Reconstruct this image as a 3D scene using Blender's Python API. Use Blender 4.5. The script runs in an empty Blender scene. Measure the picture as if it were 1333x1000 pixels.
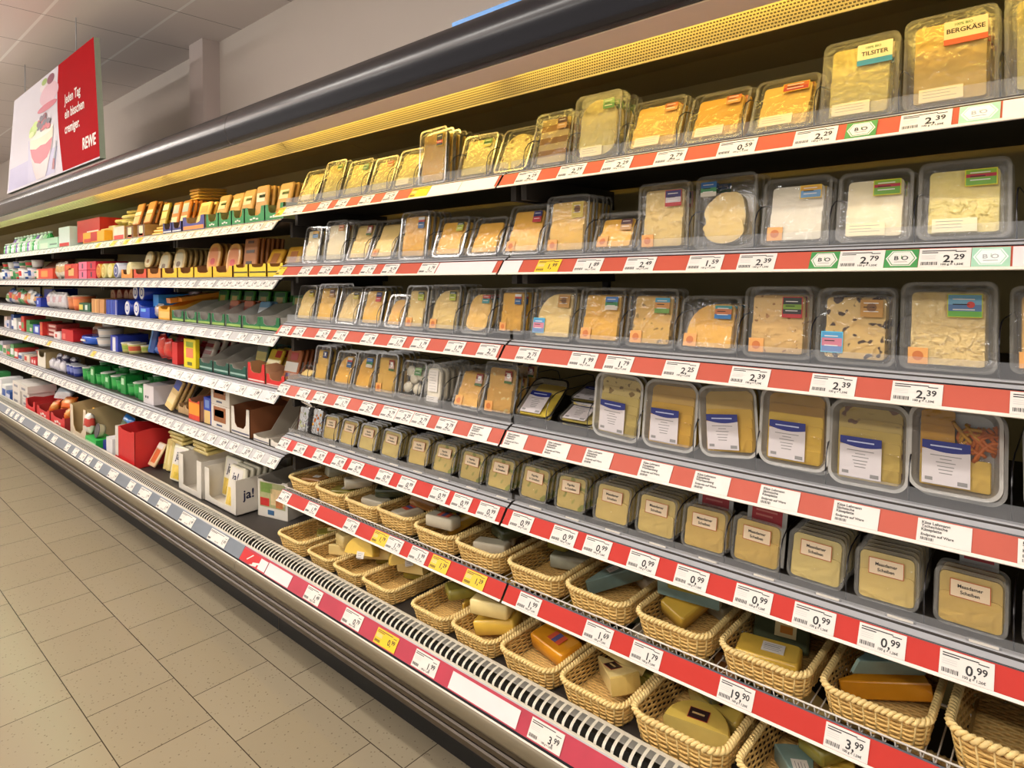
import bpy, math, random
from mathutils import Vector, Matrix
R = random.Random(7)
SC = bpy.context.scene
COL = SC.collection
PI = math.pi

# ------------------------------------------------------------------ materials
def lin(c):
    c = c / 255.0
    return c / 12.92 if c <= 0.04045 else ((c + 0.055) / 1.055) ** 2.4
def rgb(c, k=1.0):
    return (lin(c[0]) * k, lin(c[1]) * k, lin(c[2]) * k, 1.0)
MATS = {}
def mat(c, rough=0.5, metal=0.0, noise=0.10, scale=30.0, bump=0.0, coat=0.0, spec=0.5, sss=0.0):
    key = ('m', tuple(c), rough, metal, noise, scale, bump, coat, spec, sss)
    if key in MATS:
        return MATS[key]
    m = bpy.data.materials.new('surface_%02x%02x%02x' % tuple(int(v) for v in c))
    m.use_nodes = True
    nt = m.node_tree
    b = nt.nodes['Principled BSDF']
    b.inputs['Roughness'].default_value = rough
    b.inputs['Metallic'].default_value = metal
    b.inputs['Specular IOR Level'].default_value = spec
    b.inputs['Coat Weight'].default_value = coat
    b.inputs['Coat Roughness'].default_value = 0.12
    base = rgb(c)
    if noise > 0:
        tc = nt.nodes.new('ShaderNodeTexCoord')
        nz = nt.nodes.new('ShaderNodeTexNoise')
        nz.inputs['Scale'].default_value = scale
        nz.inputs['Detail'].default_value = 2.0
        nt.links.new(tc.outputs['Object'], nz.inputs['Vector'])
        mx = nt.nodes.new('ShaderNodeMix'); mx.data_type = 'RGBA'
        mx.inputs[6].default_value = tuple(v * (1 - noise) for v in base[:3]) + (1,)
        mx.inputs[7].default_value = tuple(min(1, v * (1 + noise)) for v in base[:3]) + (1,)
        nt.links.new(nz.outputs['Fac'], mx.inputs[0])
        nt.links.new(mx.outputs[2], b.inputs['Base Color'])
        if bump > 0:
            bp = nt.nodes.new('ShaderNodeBump')
            bp.inputs['Strength'].default_value = bump
            bp.inputs['Distance'].default_value = 0.004
            nt.links.new(nz.outputs['Fac'], bp.inputs['Height'])
            nt.links.new(bp.outputs['Normal'], b.inputs['Normal'])
    else:
        b.inputs['Base Color'].default_value = base
    MATS[key] = m
    return m
def paper(c, k=0):
    return mat(c, rough=0.45, noise=0.05, scale=18)
def cheese(c):
    return mat(c, rough=0.42, noise=0.09, scale=22, bump=0.15, spec=0.4)
def spotted(c, dots, size=60, amount=0.58):
    key = ('sp', c, dots, size)
    if key in MATS: return MATS[key]
    m = bpy.data.materials.new('speckled_cheese'); m.use_nodes = True
    nt = m.node_tree; b = nt.nodes['Principled BSDF']
    tc = nt.nodes.new('ShaderNodeTexCoord')
    nz = nt.nodes.new('ShaderNodeTexNoise'); nz.inputs['Scale'].default_value = size; nz.inputs['Detail'].default_value = 0.5
    rp = nt.nodes.new('ShaderNodeValToRGB')
    rp.color_ramp.elements[0].position = amount; rp.color_ramp.elements[0].color = rgb(c)
    rp.color_ramp.elements[1].position = amount + 0.06; rp.color_ramp.elements[1].color = rgb(dots)
    nt.links.new(tc.outputs['Object'], nz.inputs['Vector'])
    nt.links.new(nz.outputs['Fac'], rp.inputs[0]); nt.links.new(rp.outputs[0], b.inputs['Base Color'])
    b.inputs['Roughness'].default_value = 0.45
    MATS[key] = m
    return m
def clear(name, tint, amount, rough=0.06, bump=0.0, scale=40, ior=1.45, refl=1.0):
    """thin clear plastic: lets light through, mirrors at a slant, a little milky"""
    key = ('cl', name)
    if key in MATS: return MATS[key]
    m = bpy.data.materials.new(name); m.use_nodes = True
    nt = m.node_tree
    for n in list(nt.nodes): nt.nodes.remove(n)
    out = nt.nodes.new('ShaderNodeOutputMaterial')
    tr = nt.nodes.new('ShaderNodeBsdfTransparent')
    gl = nt.nodes.new('ShaderNodeBsdfGlossy'); gl.inputs['Roughness'].default_value = rough
    df = nt.nodes.new('ShaderNodeBsdfDiffuse'); df.inputs['Color'].default_value = rgb(tint)
    lw = nt.nodes.new('ShaderNodeFresnel'); lw.inputs['IOR'].default_value = ior
    m1 = nt.nodes.new('ShaderNodeMixShader'); m1.inputs[0].default_value = amount
    m2 = nt.nodes.new('ShaderNodeMixShader')
    nt.links.new(tr.outputs[0], m1.inputs[1]); nt.links.new(df.outputs[0], m1.inputs[2])
    ml = nt.nodes.new('ShaderNodeMath'); ml.operation = 'MULTIPLY'; ml.inputs[1].default_value = refl
    nt.links.new(lw.outputs[0], ml.inputs[0]); nt.links.new(ml.outputs[0], m2.inputs[0])
    nt.links.new(m1.outputs[0], m2.inputs[1]); nt.links.new(gl.outputs[0], m2.inputs[2])
    nt.links.new(m2.outputs[0], out.inputs[0])
    if bump > 0:
        tc = nt.nodes.new('ShaderNodeTexCoord')
        nz = nt.nodes.new('ShaderNodeTexNoise'); nz.inputs['Scale'].default_value = scale; nz.inputs['Detail'].default_value = 1.5
        nz.inputs['Distortion'].default_value = 0.8
        bp = nt.nodes.new('ShaderNodeBump'); bp.inputs['Strength'].default_value = bump; bp.inputs['Distance'].default_value = 0.004
        nt.links.new(tc.outputs['Object'], nz.inputs['Vector']); nt.links.new(nz.outputs['Fac'], bp.inputs['Height'])
        for n in (gl, lw): nt.links.new(bp.outputs['Normal'], n.inputs['Normal'])
    MATS[key] = m
    return m
def glow(name, c, strength):
    m = bpy.data.materials.new(name); m.use_nodes = True
    nt = m.node_tree; b = nt.nodes['Principled BSDF']
    b.inputs['Base Color'].default_value = rgb(c)
    b.inputs['Emission Color'].default_value = rgb(c)
    b.inputs['Emission Strength'].default_value = strength
    return m

FILM = clear('crinkled_film', (250, 248, 240), 0.015, 0.09, 0.9, 45)
FILM_ROUGH = clear('very_crinkled_film', (250, 248, 240), 0.04, 0.10, 1.6, 70)
TRAY = clear('clear_tray_plastic', (235, 232, 225), 0.012, 0.10)
RIM = clear('tray_rim_plastic', (228, 224, 214), 0.10, 0.22, ior=1.3, refl=.5)
ACRYL = clear('clear_shelf_lip', (214, 217, 222), 0.10, 0.10, ior=1.3, refl=.3)
WHITE_TRAY = mat((226, 222, 210), rough=0.35, noise=0.03)
INK = mat((30, 28, 30), rough=0.6, noise=0.05)
GREYINK = mat((135, 132, 130), rough=0.6, noise=0.05)
CARD = mat((222, 216, 208), rough=0.5, noise=0.03)
YCARD = mat((232, 190, 26), rough=0.5, noise=0.03)

# ------------------------------------------------------------------ mesh building
class MB:
    def __init__(s):
        s.v = []; s.f = []; s.mi = []; s.mats = []; s.sm = []
    def m(s, mt):
        if mt not in s.mats: s.mats.append(mt)
        return s.mats.index(mt)
    def face(s, idx, mt, smooth=False):
        s.f.append(tuple(idx)); s.mi.append(s.m(mt)); s.sm.append(smooth)
    def poly(s, pts, mt, smooth=False):
        n = len(s.v); s.v += [tuple(p) for p in pts]
        s.face(range(n, n + len(pts)), mt, smooth)
    def box(s, x0, x1, y0, y1, z0, z1, mt, mats=None):
        n = len(s.v)
        s.v += [(x0, y0, z0), (x1, y0, z0), (x1, y1, z0), (x0, y1, z0), (x0, y0, z1), (x1, y0, z1), (x1, y1, z1), (x0, y1, z1)]
        q = dict(bottom=(0, 3, 2, 1), top=(4, 5, 6, 7), front=(0, 1, 5, 4), right=(1, 2, 6, 5), back=(2, 3, 7, 6), left=(3, 0, 4, 7))
        for k, i in q.items():
            s.face([n + j for j in i], (mats or {}).get(k, mt))
    def loft(s, rings, mt, cap0=True, cap1=True, smooth=True, closed=True):
        n = len(s.v); k = len(rings[0])
        for r in rings: s.v += [tuple(p) for p in r]
        for a in range(len(rings) - 1):
            for i in range(k if closed else k - 1):
                j = (i + 1) % k
                s.face((n + a * k + i, n + a * k + j, n + (a + 1) * k + j, n + (a + 1) * k + i), mt, smooth)
        if cap0: s.face([n + i for i in reversed(range(k))], mt)
        if cap1: s.face([n + (len(rings) - 1) * k + i for i in range(k)], mt)
    def tube(s, pts, r, mt, n=5, closed=False, rz=None):
        P = [Vector(p) for p in pts]; rings = []; N = len(P)
        up = Vector((0, 0, 1))
        for i in range(N):
            a = P[(i - 1) % N] if (closed or i > 0) else P[i]
            b = P[(i + 1) % N] if (closed or i < N - 1) else P[i]
            t = (b - a).normalized() if (b - a).length > 1e-9 else Vector((1, 0, 0))
            u = up if abs(t.dot(up)) < 0.95 else Vector((0, 1, 0))
            w = t.cross(u).normalized(); u2 = w.cross(t).normalized()
            rings.append([P[i] + w * (r * math.cos(2 * PI * k / n)) + u2 * ((rz or r) * math.sin(2 * PI * k / n)) for k in range(n)])
        if closed:
            rings.append(rings[0])
            s.loft(rings, mt, False, False)
        else:
            s.loft(rings, mt)
    def profile(s, prof, x0, x1, mats, closed=False, smooth=None):
        """(y, z) outline pulled along X; one material per stretch"""
        n = len(s.v); k = len(prof)
        for x in (x0, x1): s.v += [(x, y, z) for y, z in prof]
        for i in range(k if closed else k - 1):
            j = (i + 1) % k
            mt = mats[i] if isinstance(mats, (list, tuple)) else mats
            s.face((n + i, n + j, n + k + j, n + k + i), mt, bool(smooth and smooth[i]))
        if closed:
            m0 = mats[0] if isinstance(mats, (list, tuple)) else mats
            s.face([n + i for i in range(k)], m0); s.face([n + k + i for i in reversed(range(k))], m0)
    def text(s, string, x, z, size, mt, y=0.0, align='LEFT', shear=0.0, sx=1.0):
        tv, tf = text_data(string, align)
        n = len(s.v)
        s.v += [(x + (a * sx + b * shear) * size, y, z + b * size) for a, b in tv]
        for f in tf: s.face([n + i for i in f], mt)
    def mesh(s, name):
        me = bpy.data.meshes.new(name)
        me.from_pydata(s.v, [], s.f)
        for mt in s.mats: me.materials.append(mt)
        me.polygons.foreach_set('material_index', s.mi)
        me.polygons.foreach_set('use_smooth', s.sm)
        me.update()
        return me
TEXTS = {}
def text_data(string, align):
    key = (string, align)
    if key not in TEXTS:
        cu = bpy.data.curves.new('lettering', 'FONT'); cu.body = string; cu.align_x = align
        cu.resolution_u = 3; cu.offset = .022
        ob = bpy.data.objects.new('lettering', cu)
        me = bpy.data.meshes.new_from_object(ob)
        TEXTS[key] = ([(v.co.x, v.co.y) for v in me.vertices], [tuple(p.vertices) for p in me.polygons])
        bpy.data.objects.remove(ob); bpy.data.meshes.remove(me); bpy.data.curves.remove(cu)
    return TEXTS[key]
def rrect(w, h, r, n=4, x=0.0, z=0.0, radii=None):
    """rounded rectangle outline in XZ, counter-clockwise seen from the front"""
    rr = radii or (r, r, r, r)      # bottom-left, bottom-right, top-right, top-left
    out = []
    cs = [(-w / 2, -h / 2, rr[0], 180), (w / 2, -h / 2, rr[1], 270), (w / 2, h / 2, rr[2], 0), (-w / 2, h / 2, rr[3], 90)]
    for cx, cz, q, a0 in cs:
        sx = 1 if cx < 0 else -1; sz = 1 if cz < 0 else -1
        for k in range(n + 1):
            a = math.radians(a0 + 90 * k / n)
            out.append((x + cx + sx * q + q * math.cos(a), z + cz + sz * q + q * math.sin(a)))
    return out
def at_y(o, y): return [(a, y, b) for a, b in o]

# ------------------------------------------------------------------ objects
def link(name, data, loc=(0, 0, 0), rot=(0, 0, 0), parent=None):
    o = bpy.data.objects.new(name, data); COL.objects.link(o)
    o.location = loc; o.rotation_euler = rot
    if parent is not None: o.parent = parent
    return o
def tag(o, label, cat, group=None):
    o['label'] = label; o['category'] = cat
    if group: o['group'] = group
    return o
def thing(name, mb_or_mesh, label, cat, loc=(0, 0, 0), rot=(0, 0, 0), group=None):
    d = mb_or_mesh.mesh(name) if isinstance(mb_or_mesh, MB) else mb_or_mesh
    return tag(link(name, d, loc, rot), label, cat, group)
def part(name, mb_or_mesh, parent, loc=(0, 0, 0), rot=(0, 0, 0), label=None):
    d = mb_or_mesh.mesh(name) if isinstance(mb_or_mesh, MB) else mb_or_mesh
    o = link(name, d, loc, rot, parent)
    if label: o['label'] = label
    return o
def structure(name, mb):
    o = link(name, mb.mesh(name)); o['kind'] = 'structure'
    return o
def copy_thing(o, loc, rot, label, group=None, skip=()):
    c = o.copy(); COL.objects.link(c); c.location = loc; c.rotation_euler = rot; c['label'] = label
    if group: c['group'] = group
    for ch in list(o.children):
        if ch.name.split('.')[0] in skip: continue
        d = ch.copy(); COL.objects.link(d); d.parent = c
        for g in list(ch.children):
            e = g.copy(); COL.objects.link(e); e.parent = d
    return c
ORD = ['zeroth', 'first', 'second', 'third', 'fourth', 'fifth', 'sixth', 'seventh', 'eighth', 'ninth', 'tenth', 'eleventh', 'twelfth', 'thirteenth', 'fourteenth', 'fifteenth', 'sixteenth', 'seventeenth', 'eighteenth', 'nineteenth', 'twentieth']
TENS = {2: 'twenty', 3: 'thirty', 4: 'forty', 5: 'fifty', 6: 'sixty'}
def nth(n):
    if n <= 20: return ORD[n]
    t, u = divmod(n, 10)
    if u == 0: return TENS[t][:-1] + 'ieth'
    return TENS[t] + '-' + ORD[u]

# ------------------------------------------------------------------ camera
EYE = 1.45
yaw = math.radians(41.67); rol = math.radians(-0.649)
F = Vector((-math.sin(yaw), math.cos(yaw), 0)); R0 = Vector((math.cos(yaw), math.sin(yaw), 0)); U0 = Vector((0, 0, 1))
RX = R0 * math.cos(rol) + U0 * math.sin(rol); UX = U0 * math.cos(rol) - R0 * math.sin(rol)
cd = bpy.data.cameras.new('camera'); cam = bpy.data.objects.new('camera', cd); COL.objects.link(cam)
cam.matrix_world = Matrix(((RX.x, UX.x, -F.x, 0), (RX.y, UX.y, -F.y, 0), (RX.z, UX.z, -F.z, EYE), (0, 0, 0, 1)))
cd.sensor_fit = 'HORIZONTAL'; cd.sensor_width = 36.0; cd.lens = 834.0 / 1333 * 36
cd.shift_y = -(500 - 355.4) / 1333
cd.clip_start = 0.02
SC.camera = cam

# ------------------------------------------------------------------ room
def floor_material():
    m = bpy.data.materials.new('speckled_floor_tiles'); m.use_nodes = True
    nt = m.node_tree; b = nt.nodes['Principled BSDF']
    tc = nt.nodes.new('ShaderNodeTexCoord'); mp = nt.nodes.new('ShaderNodeMapping')
    mp.inputs['Location'].default_value = (FLOOR_DX, FLOOR_DY, 0)
    nt.links.new(tc.outputs['Object'], mp.inputs['Vector'])
    br = nt.nodes.new('ShaderNodeTexBrick')
    br.offset = 0.5; br.offset_frequency = 2; br.squash = 1
    br.inputs['Scale'].default_value = 1.0
    br.inputs['Brick Width'].default_value = TILE_X; br.inputs['Row Height'].default_value = TILE_Y
    br.inputs['Mortar Size'].default_value = 0.0016; br.inputs['Mortar Smooth'].default_value = 0.1; br.inputs['Bias'].default_value = 0
    br.inputs['Color1'].default_value = rgb((154, 142, 119)); br.inputs['Color2'].default_value = rgb((149, 137, 114))
    br.inputs['Mortar'].default_value = rgb((60, 48, 38))
    nt.links.new(mp.outputs[0], br.inputs['Vector'])
    nz = nt.nodes.new('ShaderNodeTexVoronoi'); nz.inputs['Scale'].default_value = 62; nz.inputs['Randomness'].default_value = 1
    nt.links.new(tc.outputs['Object'], nz.inputs['Vector'])
    n2 = nt.nodes.new('ShaderNodeTexNoise'); n2.inputs['Scale'].default_value = 35; n2.inputs['Detail'].default_value = 1
    nt.links.new(tc.outputs['Object'], n2.inputs['Vector'])
    r1 = nt.nodes.new('ShaderNodeValToRGB')
    r1.color_ramp.elements[0].position = 0.10; r1.color_ramp.elements[0].color = (1, 1, 1, 1)
    r1.color_ramp.elements[1].position = 0.20; r1.color_ramp.elements[1].color = (0, 0, 0, 1)
    nt.links.new(nz.outputs['Distance'], r1.inputs[0])
    mul = nt.nodes.new('ShaderNodeMath'); mul.operation = 'MULTIPLY'
    nt.links.new(r1.outputs[0], mul.inputs[0]); nt.links.new(n2.outputs['Fac'], mul.inputs[1])
    mx = nt.nodes.new('ShaderNodeMix'); mx.data_type = 'RGBA'
    nt.links.new(mul.outputs[0], mx.inputs[0]); nt.links.new(br.outputs['Color'], mx.inputs[6])
    mx.inputs[7].default_value = rgb((70, 58, 46))
    nt.links.new(mx.outputs[2], b.inputs['Base Color'])
    b.inputs['Roughness'].default_value = 0.20
    b.inputs['Specular IOR Level'].default_value = 0.4
    bp = nt.nodes.new('ShaderNodeBump'); bp.inputs['Strength'].default_value = 0.25; bp.inputs['Distance'].default_value = 0.002; bp.invert = True
    nt.links.new(br.outputs['Fac'], bp.inputs['Height']); nt.links.new(bp.outputs['Normal'], b.inputs['Normal'])
    return m
def ceiling_material():
    m = bpy.data.materials.new('ceiling_tiles'); m.use_nodes = True
    nt = m.node_tree; b = nt.nodes['Principled BSDF']
    tc = nt.nodes.new('ShaderNodeTexCoord'); mp = nt.nodes.new('ShaderNodeMapping')
    mp.inputs['Location'].default_value = (0.295, 0.04, 0)
    nt.links.new(tc.outputs['Object'], mp.inputs['Vector'])
    def grid(wd, ht, mortar):
        br = nt.nodes.new('ShaderNodeTexBrick'); br.offset = 0.0
        br.inputs['Scale'].default_value = 1.0
        br.inputs['Brick Width'].default_value = wd; br.inputs['Row Height'].default_value = ht
        br.inputs['Mortar Size'].default_value = mortar; br.inputs['Mortar Smooth'].default_value = 0.3
        nt.links.new(mp.outputs[0], br.inputs['Vector'])
        return br
    br = grid(0.645, 54.5, 0.0035); bars = grid(64.5, 0.545, 0.010)
    m1 = nt.nodes.new('ShaderNodeMix'); m1.data_type = 'RGBA'
    m1.inputs[6].default_value = rgb((226, 216, 211)); m1.inputs[7].default_value = rgb((246, 242, 238))
    nt.links.new(bars.outputs['Fac'], m1.inputs[0])
    m2 = nt.nodes.new('ShaderNodeMix'); m2.data_type = 'RGBA'
    nt.links.new(m1.outputs[2], m2.inputs[6]); m2.inputs[7].default_value = rgb((110, 98, 94))
    nt.links.new(br.outputs['Fac'], m2.inputs[0]); nt.links.new(m2.outputs[2], b.inputs['Base Color'])
    b.inputs['Roughness'].default_value = 0.8
    bp = nt.nodes.new('ShaderNodeBump'); bp.inputs['Strength'].default_value = 0.4; bp.inputs['Distance'].default_value = 0.004; bp.invert = True
    nt.links.new(br.outputs['Fac'], bp.inputs['Height']); nt.links.new(bp.outputs['Normal'], b.inputs['Normal'])
    return m
TILE_X, TILE_Y, FLOOR_DX, FLOOR_DY = 0.322, 0.2735, 0.049, -0.086
XL, XR = -13.0, 2.6
WALL_Y = 2.0; CEIL = EYE + 1.64
b = MB(); b.box(XL, XR, -4.0, WALL_Y + 0.1, -0.08, 0.0, floor_material()); structure('floor', b)
b = MB(); b.box(XL, XR, -4.0, WALL_Y + 0.1, CEIL, CEIL + 0.08, ceiling_material()); structure('ceiling', b)
WALLM = mat((203, 192, 182), rough=0.75, noise=0.03, scale=3)
b = MB(); b.box(XL, XR, WALL_Y, WALL_Y + 0.1, 0.0, CEIL, WALLM); structure('wall_back', b)
b = MB(); b.box(XL - 0.1, XL, -4.0, WALL_Y + 0.1, 0.0, CEIL, WALLM); structure('wall_left', b)
b = MB(); b.box(-4.72, -4.50, 1.885, WALL_Y, 2.13, CEIL, mat((196, 182, 176), rough=0.7, noise=0.03, scale=3)); structure('trim_1', b)

# ------------------------------------------------------------------ the two refrigerated cases
XJ = -2.467                      # where the grey-railed run meets the red-railed run
BAY = 1.25
BLACK = mat((24, 23, 29), rough=0.22, noise=0.0, spec=0.4)
DARK = mat((176, 156, 96), rough=0.5, noise=0.08, scale=4)
DARKER = mat((56, 51, 47), rough=0.55, noise=0.05)
STEEL = mat((172, 172, 175), rough=0.45, metal=0.0, noise=0.02, scale=8)
STEEL_WARM = mat((150, 143, 132), rough=0.35, metal=0.3, noise=0.05, scale=8)
WHITE = mat((225, 218, 208), rough=0.4, noise=0.03)
PANEL = mat((205, 190, 186), rough=0.6, noise=0.03)
TAN = mat((116, 105, 84), rough=0.45, metal=0.1, noise=0.05, scale=6)
BROWN = mat((62, 50, 34), rough=0.35, metal=0.2, noise=0.08, scale=6)
KICK = mat((16, 15, 15), rough=0.5, noise=0.0)
REDS = mat((186, 82, 62), rough=0.45, noise=0.05, scale=7, coat=0.0, spec=0.3)
RED = mat((188, 36, 20), rough=0.45, noise=0.05, scale=7, coat=0.0, spec=0.25)
GREYR = mat((160, 158, 156), rough=0.35, noise=0.05, scale=7, coat=0.3)
PINK = mat((176, 46, 66), rough=0.32, noise=0.2, scale=14, coat=0.5)
SLATE = mat((112, 120, 130), rough=0.4, noise=0.08, scale=10, coat=0.3)
NAVY = mat((46, 54, 66), rough=0.4, noise=0.05)

def honeycomb():
    m = bpy.data.materials.new('honeycomb_air_outlet'); m.use_nodes = True
    nt = m.node_tree; b = nt.nodes['Principled BSDF']
    tc = nt.nodes.new('ShaderNodeTexCoord'); mp = nt.nodes.new('ShaderNodeMapping')
    mp.inputs['Scale'].default_value = (1, 1, 1)
    nt.links.new(tc.outputs['Object'], mp.inputs['Vector'])
    vo = nt.nodes.new('ShaderNodeTexBrick'); vo.offset = 0.5
    vo.inputs['Scale'].default_value = 1; vo.inputs['Brick Width'].default_value = 0.0075; vo.inputs['Row Height'].default_value = 0.005
    vo.inputs['Mortar Size'].default_value = 0.0013; vo.inputs['Mortar Smooth'].default_value = 0.2
    vo.inputs['Color1'].default_value = rgb((96, 82, 48)); vo.inputs['Color2'].default_value = rgb((88, 76, 44)); vo.inputs['Mortar'].default_value = rgb((200, 184, 130))
    nt.links.new(mp.outputs[0], vo.inputs['Vector'])
    nt.links.new(vo.outputs['Color'], b.inputs['Base Color']); b.inputs['Roughness'].default_value = 0.5
    bp = nt.nodes.new('ShaderNodeBump'); bp.inputs['Strength'].default_value = 0.5; bp.inputs['Distance'].default_value = 0.003
    nt.links.new(vo.outputs['Fac'], bp.inputs['Height']); nt.links.new(bp.outputs['Normal'], b.inputs['Normal'])
    return m
HONEY = honeycomb()

RED_RAILS = [1.689, 1.448, 1.210, 0.970, 0.750]      # rail bottoms of the five slatted shelves
BASKET_RAIL = 0.535
GREY_RAILS = [1.640, 1.396, 1.162, 0.927, 0.660]
DECK_Z = 0.372
WARM = glow('warm_tube_light', (255, 226, 118), 15.0)
COOL = glow('greenish_tube_light', (215, 255, 205), 11.0)

def e(y, z): return (y, z + EYE)
def build_case(name, label, x0, x1, bays, red):
    root = tag(link(name, None, (0, 0, 0)), label, 'refrigerated case')
    def P(n, mb, parent=root, **k): return part(n, mb, parent, **k)
    # canopy: glossy dark bumper rolling over the top
    b = MB()
    prof = [e(1.15, .512), e(1.135, .515), e(1.125, .528), e(1.124, .540), e(1.119, .552), e(1.114, .572), e(1.116, .595), e(1.124, .618), e(1.140, .638), e(1.165, .652), e(1.20, .660), e(1.30, .664), e(1.985, .664)]
    b.profile(prof, x0, x1, BLACK, smooth=[True] * 12)
    P('canopy_bumper', b)
    b = MB()
    b.profile([e(1.1505, .511), e(1.157, .511), e(1.157, .5155)], x0, x1, WHITE)
    b.profile([e(1.157, .5125), e(1.265, .5165), e(1.2665, .5175), e(1.2665, .560), e(1.272, .580), e(1.330, .580), e(1.338, .562)], x0, x1, PANEL)
    P('canopy_underside', b)
    b = MB(); b.profile([e(1.338, .562), e(1.384, .5125)], x0, x1, HONEY)
    b.profile([e(1.384, .5125), e(1.386, .509), e(1.391, .509), e(1.392, .540)], x0, x1, mat((206, 190, 140), rough=0.4, noise=0.02))
    P('air_outlet', b)
    b = MB(); b.profile([e(1.392, .540), e(1.50, .585), e(1.70, .590), e(1.83, .565), e(1.862, .50), e(1.862, -1.078), e(1.25, -1.078)], x0, x1, [DARK, DARK, DARK, DARK, DARK, DARKER])
    b.box(x0, x1, 1.866, 1.98, 0.0, EYE + .66, DARKER)
    for k in range(bays + 1):
        xx = x1 - k * BAY if not red else x0 + k * BAY
        if x0 < xx < x1: b.box(xx - .012, xx + .012, 1.845, 1.862, DECK_Z, EYE + .5, DARKER)
    P('back_panel', b)
    # deck front: air grille, price strip, bumper, plinth
    b = MB()
    gm = mat((206, 200, 186), rough=0.4, noise=0.04)
    b.profile([e(1.252, -1.078), e(1.252, -1.046), e(1.247, -1.043), e(1.236, -1.0425)], x0, x1, gm)
    arc = []
    for k in range(6):
        a = k / 5 * PI * 0.5
        arc.append((1.236 - .044 * math.sin(a), -1.0425 - .019 * (1 - math.cos(a))))
    xs = x0
    pitch, gap = 0.0225, 0.0150
    n = int((x1 - x0) / pitch)
    for i in range(n):
        xa = x0 + i * pitch
        b.profile([e(*q) for q in arc], xa + gap, xa + pitch, gm)
    b.profile([e(*arc[-1]), e(1.1885, -1.0615), e(1.182, -1.064)], x0, x1, gm)
    b.profile([e(1.235, -1.075), e(1.194, -1.085)], x0, x1, KICK)
    P('air_grille', b, label='pale metal grille of curved slots along the deck edge')
    b = MB()
    b.profile([e(1.150, -1.104), e(1.178, -1.062)], x0, x1, PINK if red else SLATE)
    b.profile([e(1.178, -1.062), e(1.181, -1.060), e(1.184, -1.064)], x0, x1, STEEL)
    b.profile([e(1.144, -1.112), e(1.147, -1.109), e(1.150, -1.104)], x0, x1, BLACK)
    P('deck_price_strip', b)
    b = MB()
    b.profile([e(1.146, -1.108), e(1.141, -1.109), e(1.136, -1.114), e(1.133, -1.124), e(1.133, -1.140), e(1.137, -1.149), e(1.150, -1.152)], x0, x1, [WHITE, TAN, TAN, TAN, TAN, BROWN], smooth=[True] * 6)
    for k in range(3):
        z = -1.154 - k * .025
        b.profile([e(1.152, z), e(1.147, z - .004), e(1.147, z - .017), e(1.155, z - .022), e(1.155, z - .025)], x0, x1, BROWN)
    b.profile([e(1.155, -1.229), e(1.160, -1.236), e(1.312, -1.250)], x0, x1, KICK)
    P('front_bumper', b)
    b = MB(); b.profile([e(1.312, -1.250), e(1.312, -1.4495)], x0, x1, KICK); P('plinth', b)
    # shelves
    rails = RED_RAILS if red else GREY_RAILS
    for k in range(bays):
        xa = x0 + k * BAY if red else XJ - (k + 1) * BAY
        xb = xa + BAY
        for si, z in enumerate(rails):
            s = MB()
            s.box(xa + .004, xb - .004, 1.350, 1.815, z + .032, z + .047, DARKER)
            s.box(xa + .01, xa + .03, 1.40, 1.86, z - .03, z + .032, DARKER)
            s.box(xb - .03, xb - .01, 1.40, 1.86, z - .03, z + .032, DARKER)
            so = P('shelf', s)
            r = MB()
            r.profile([(1.3065, z), (1.334, z + .037)], xa + .004, xb - .004, (REDS if si < 4 else RED) if red else GREYR)
            r.profile([(1.3040, z - .0025), (1.3025, z - .001), (1.3065, z + .0035)], xa + .004, xb - .004, WHITE)
            r.profile([(1.334, z + .037), (1.336, z + .0395), (1.338, z + .037)], xa + .004, xb - .004, BLACK)
            r.profile([(1.304, z - .0025), (1.320, z + .004), (1.345, z + .034)], xa + .004, xb - .004, DARKER)
            part('price_rail', r, so)
            l = MB()
            l.profile([(1.338, z + .037), (1.358, z + .049), (1.372, z + .049)], xa + .004, xb - .004, STEEL)
            part('front_edge', l, so)
            if red:
                a = MB()
                hgt = .030 if si < 4 else .020
                a.box(xa + .006, xb - .006, 1.3615, 1.3632, z + .049, z + .049 + hgt, ACRYL)
                if si == 4:
                    for q in range(10):
                        xq = xa + .06 + q * .125
                        a.box(xq, xq + .05, 1.3590, 1.3614, z + .049, z + .056, ACRYL)
                        a.box(xq + .004, xq + .046, 1.3560, 1.3588, z + .050, z + .0535, WHITE)
                part('clear_lip', a, so)
        if red:
            z = BASKET_RAIL
            s = MB()
            s.box(xa + .004, xb - .004, 1.345, 1.352, z + .010, z + .030, NAVY)
            for q in range(62):
                xq = xa + .012 + q * .0200
                s.tube([(xq, 1.3425, z + .048), (xq, 1.350, z + .026), (xq, 1.365, z + .023), (xq, 1.80, z + .023)], .0016, WHITE, 4)
            s.tube([(xa + .006, 1.3415, z + .048), (xb - .006, 1.3415, z + .048)], .0022, WHITE, 5)
            s.tube([(xa + .006, 1.56, z + .020), (xb - .006, 1.56, z + .020)], .003, WHITE, 5)
            s.box(xa + .01, xa + .03, 1.40, 1.86, z - .03, z + .020, DARKER)
            s.box(xb - .03, xb - .01, 1.40, 1.86, z - .03, z + .020, DARKER)
            so = P('wire_shelf', s)
            r = MB()
            r.profile([(1.3065, z), (1.334, z + .037)], xa + .004, xb - .004, RED)
            r.profile([(1.3040, z - .0025), (1.3025, z - .001), (1.3065, z + .0035)], xa + .004, xb - .004, WHITE)
            r.profile([(1.334, z + .037), (1.336, z + .0395), (1.345, z + .034)], xa + .004, xb - .004, NAVY)
            r.profile([(1.304, z - .0025), (1.320, z + .004), (1.345, z + .030)], xa + .004, xb - .004, DARKER)
            part('price_rail', r, so)
        # lamp under the canopy
        t = MB()
        xc = (xa + xb) / 2
        lm = WARM if xc > -5.3 else COOL
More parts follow.
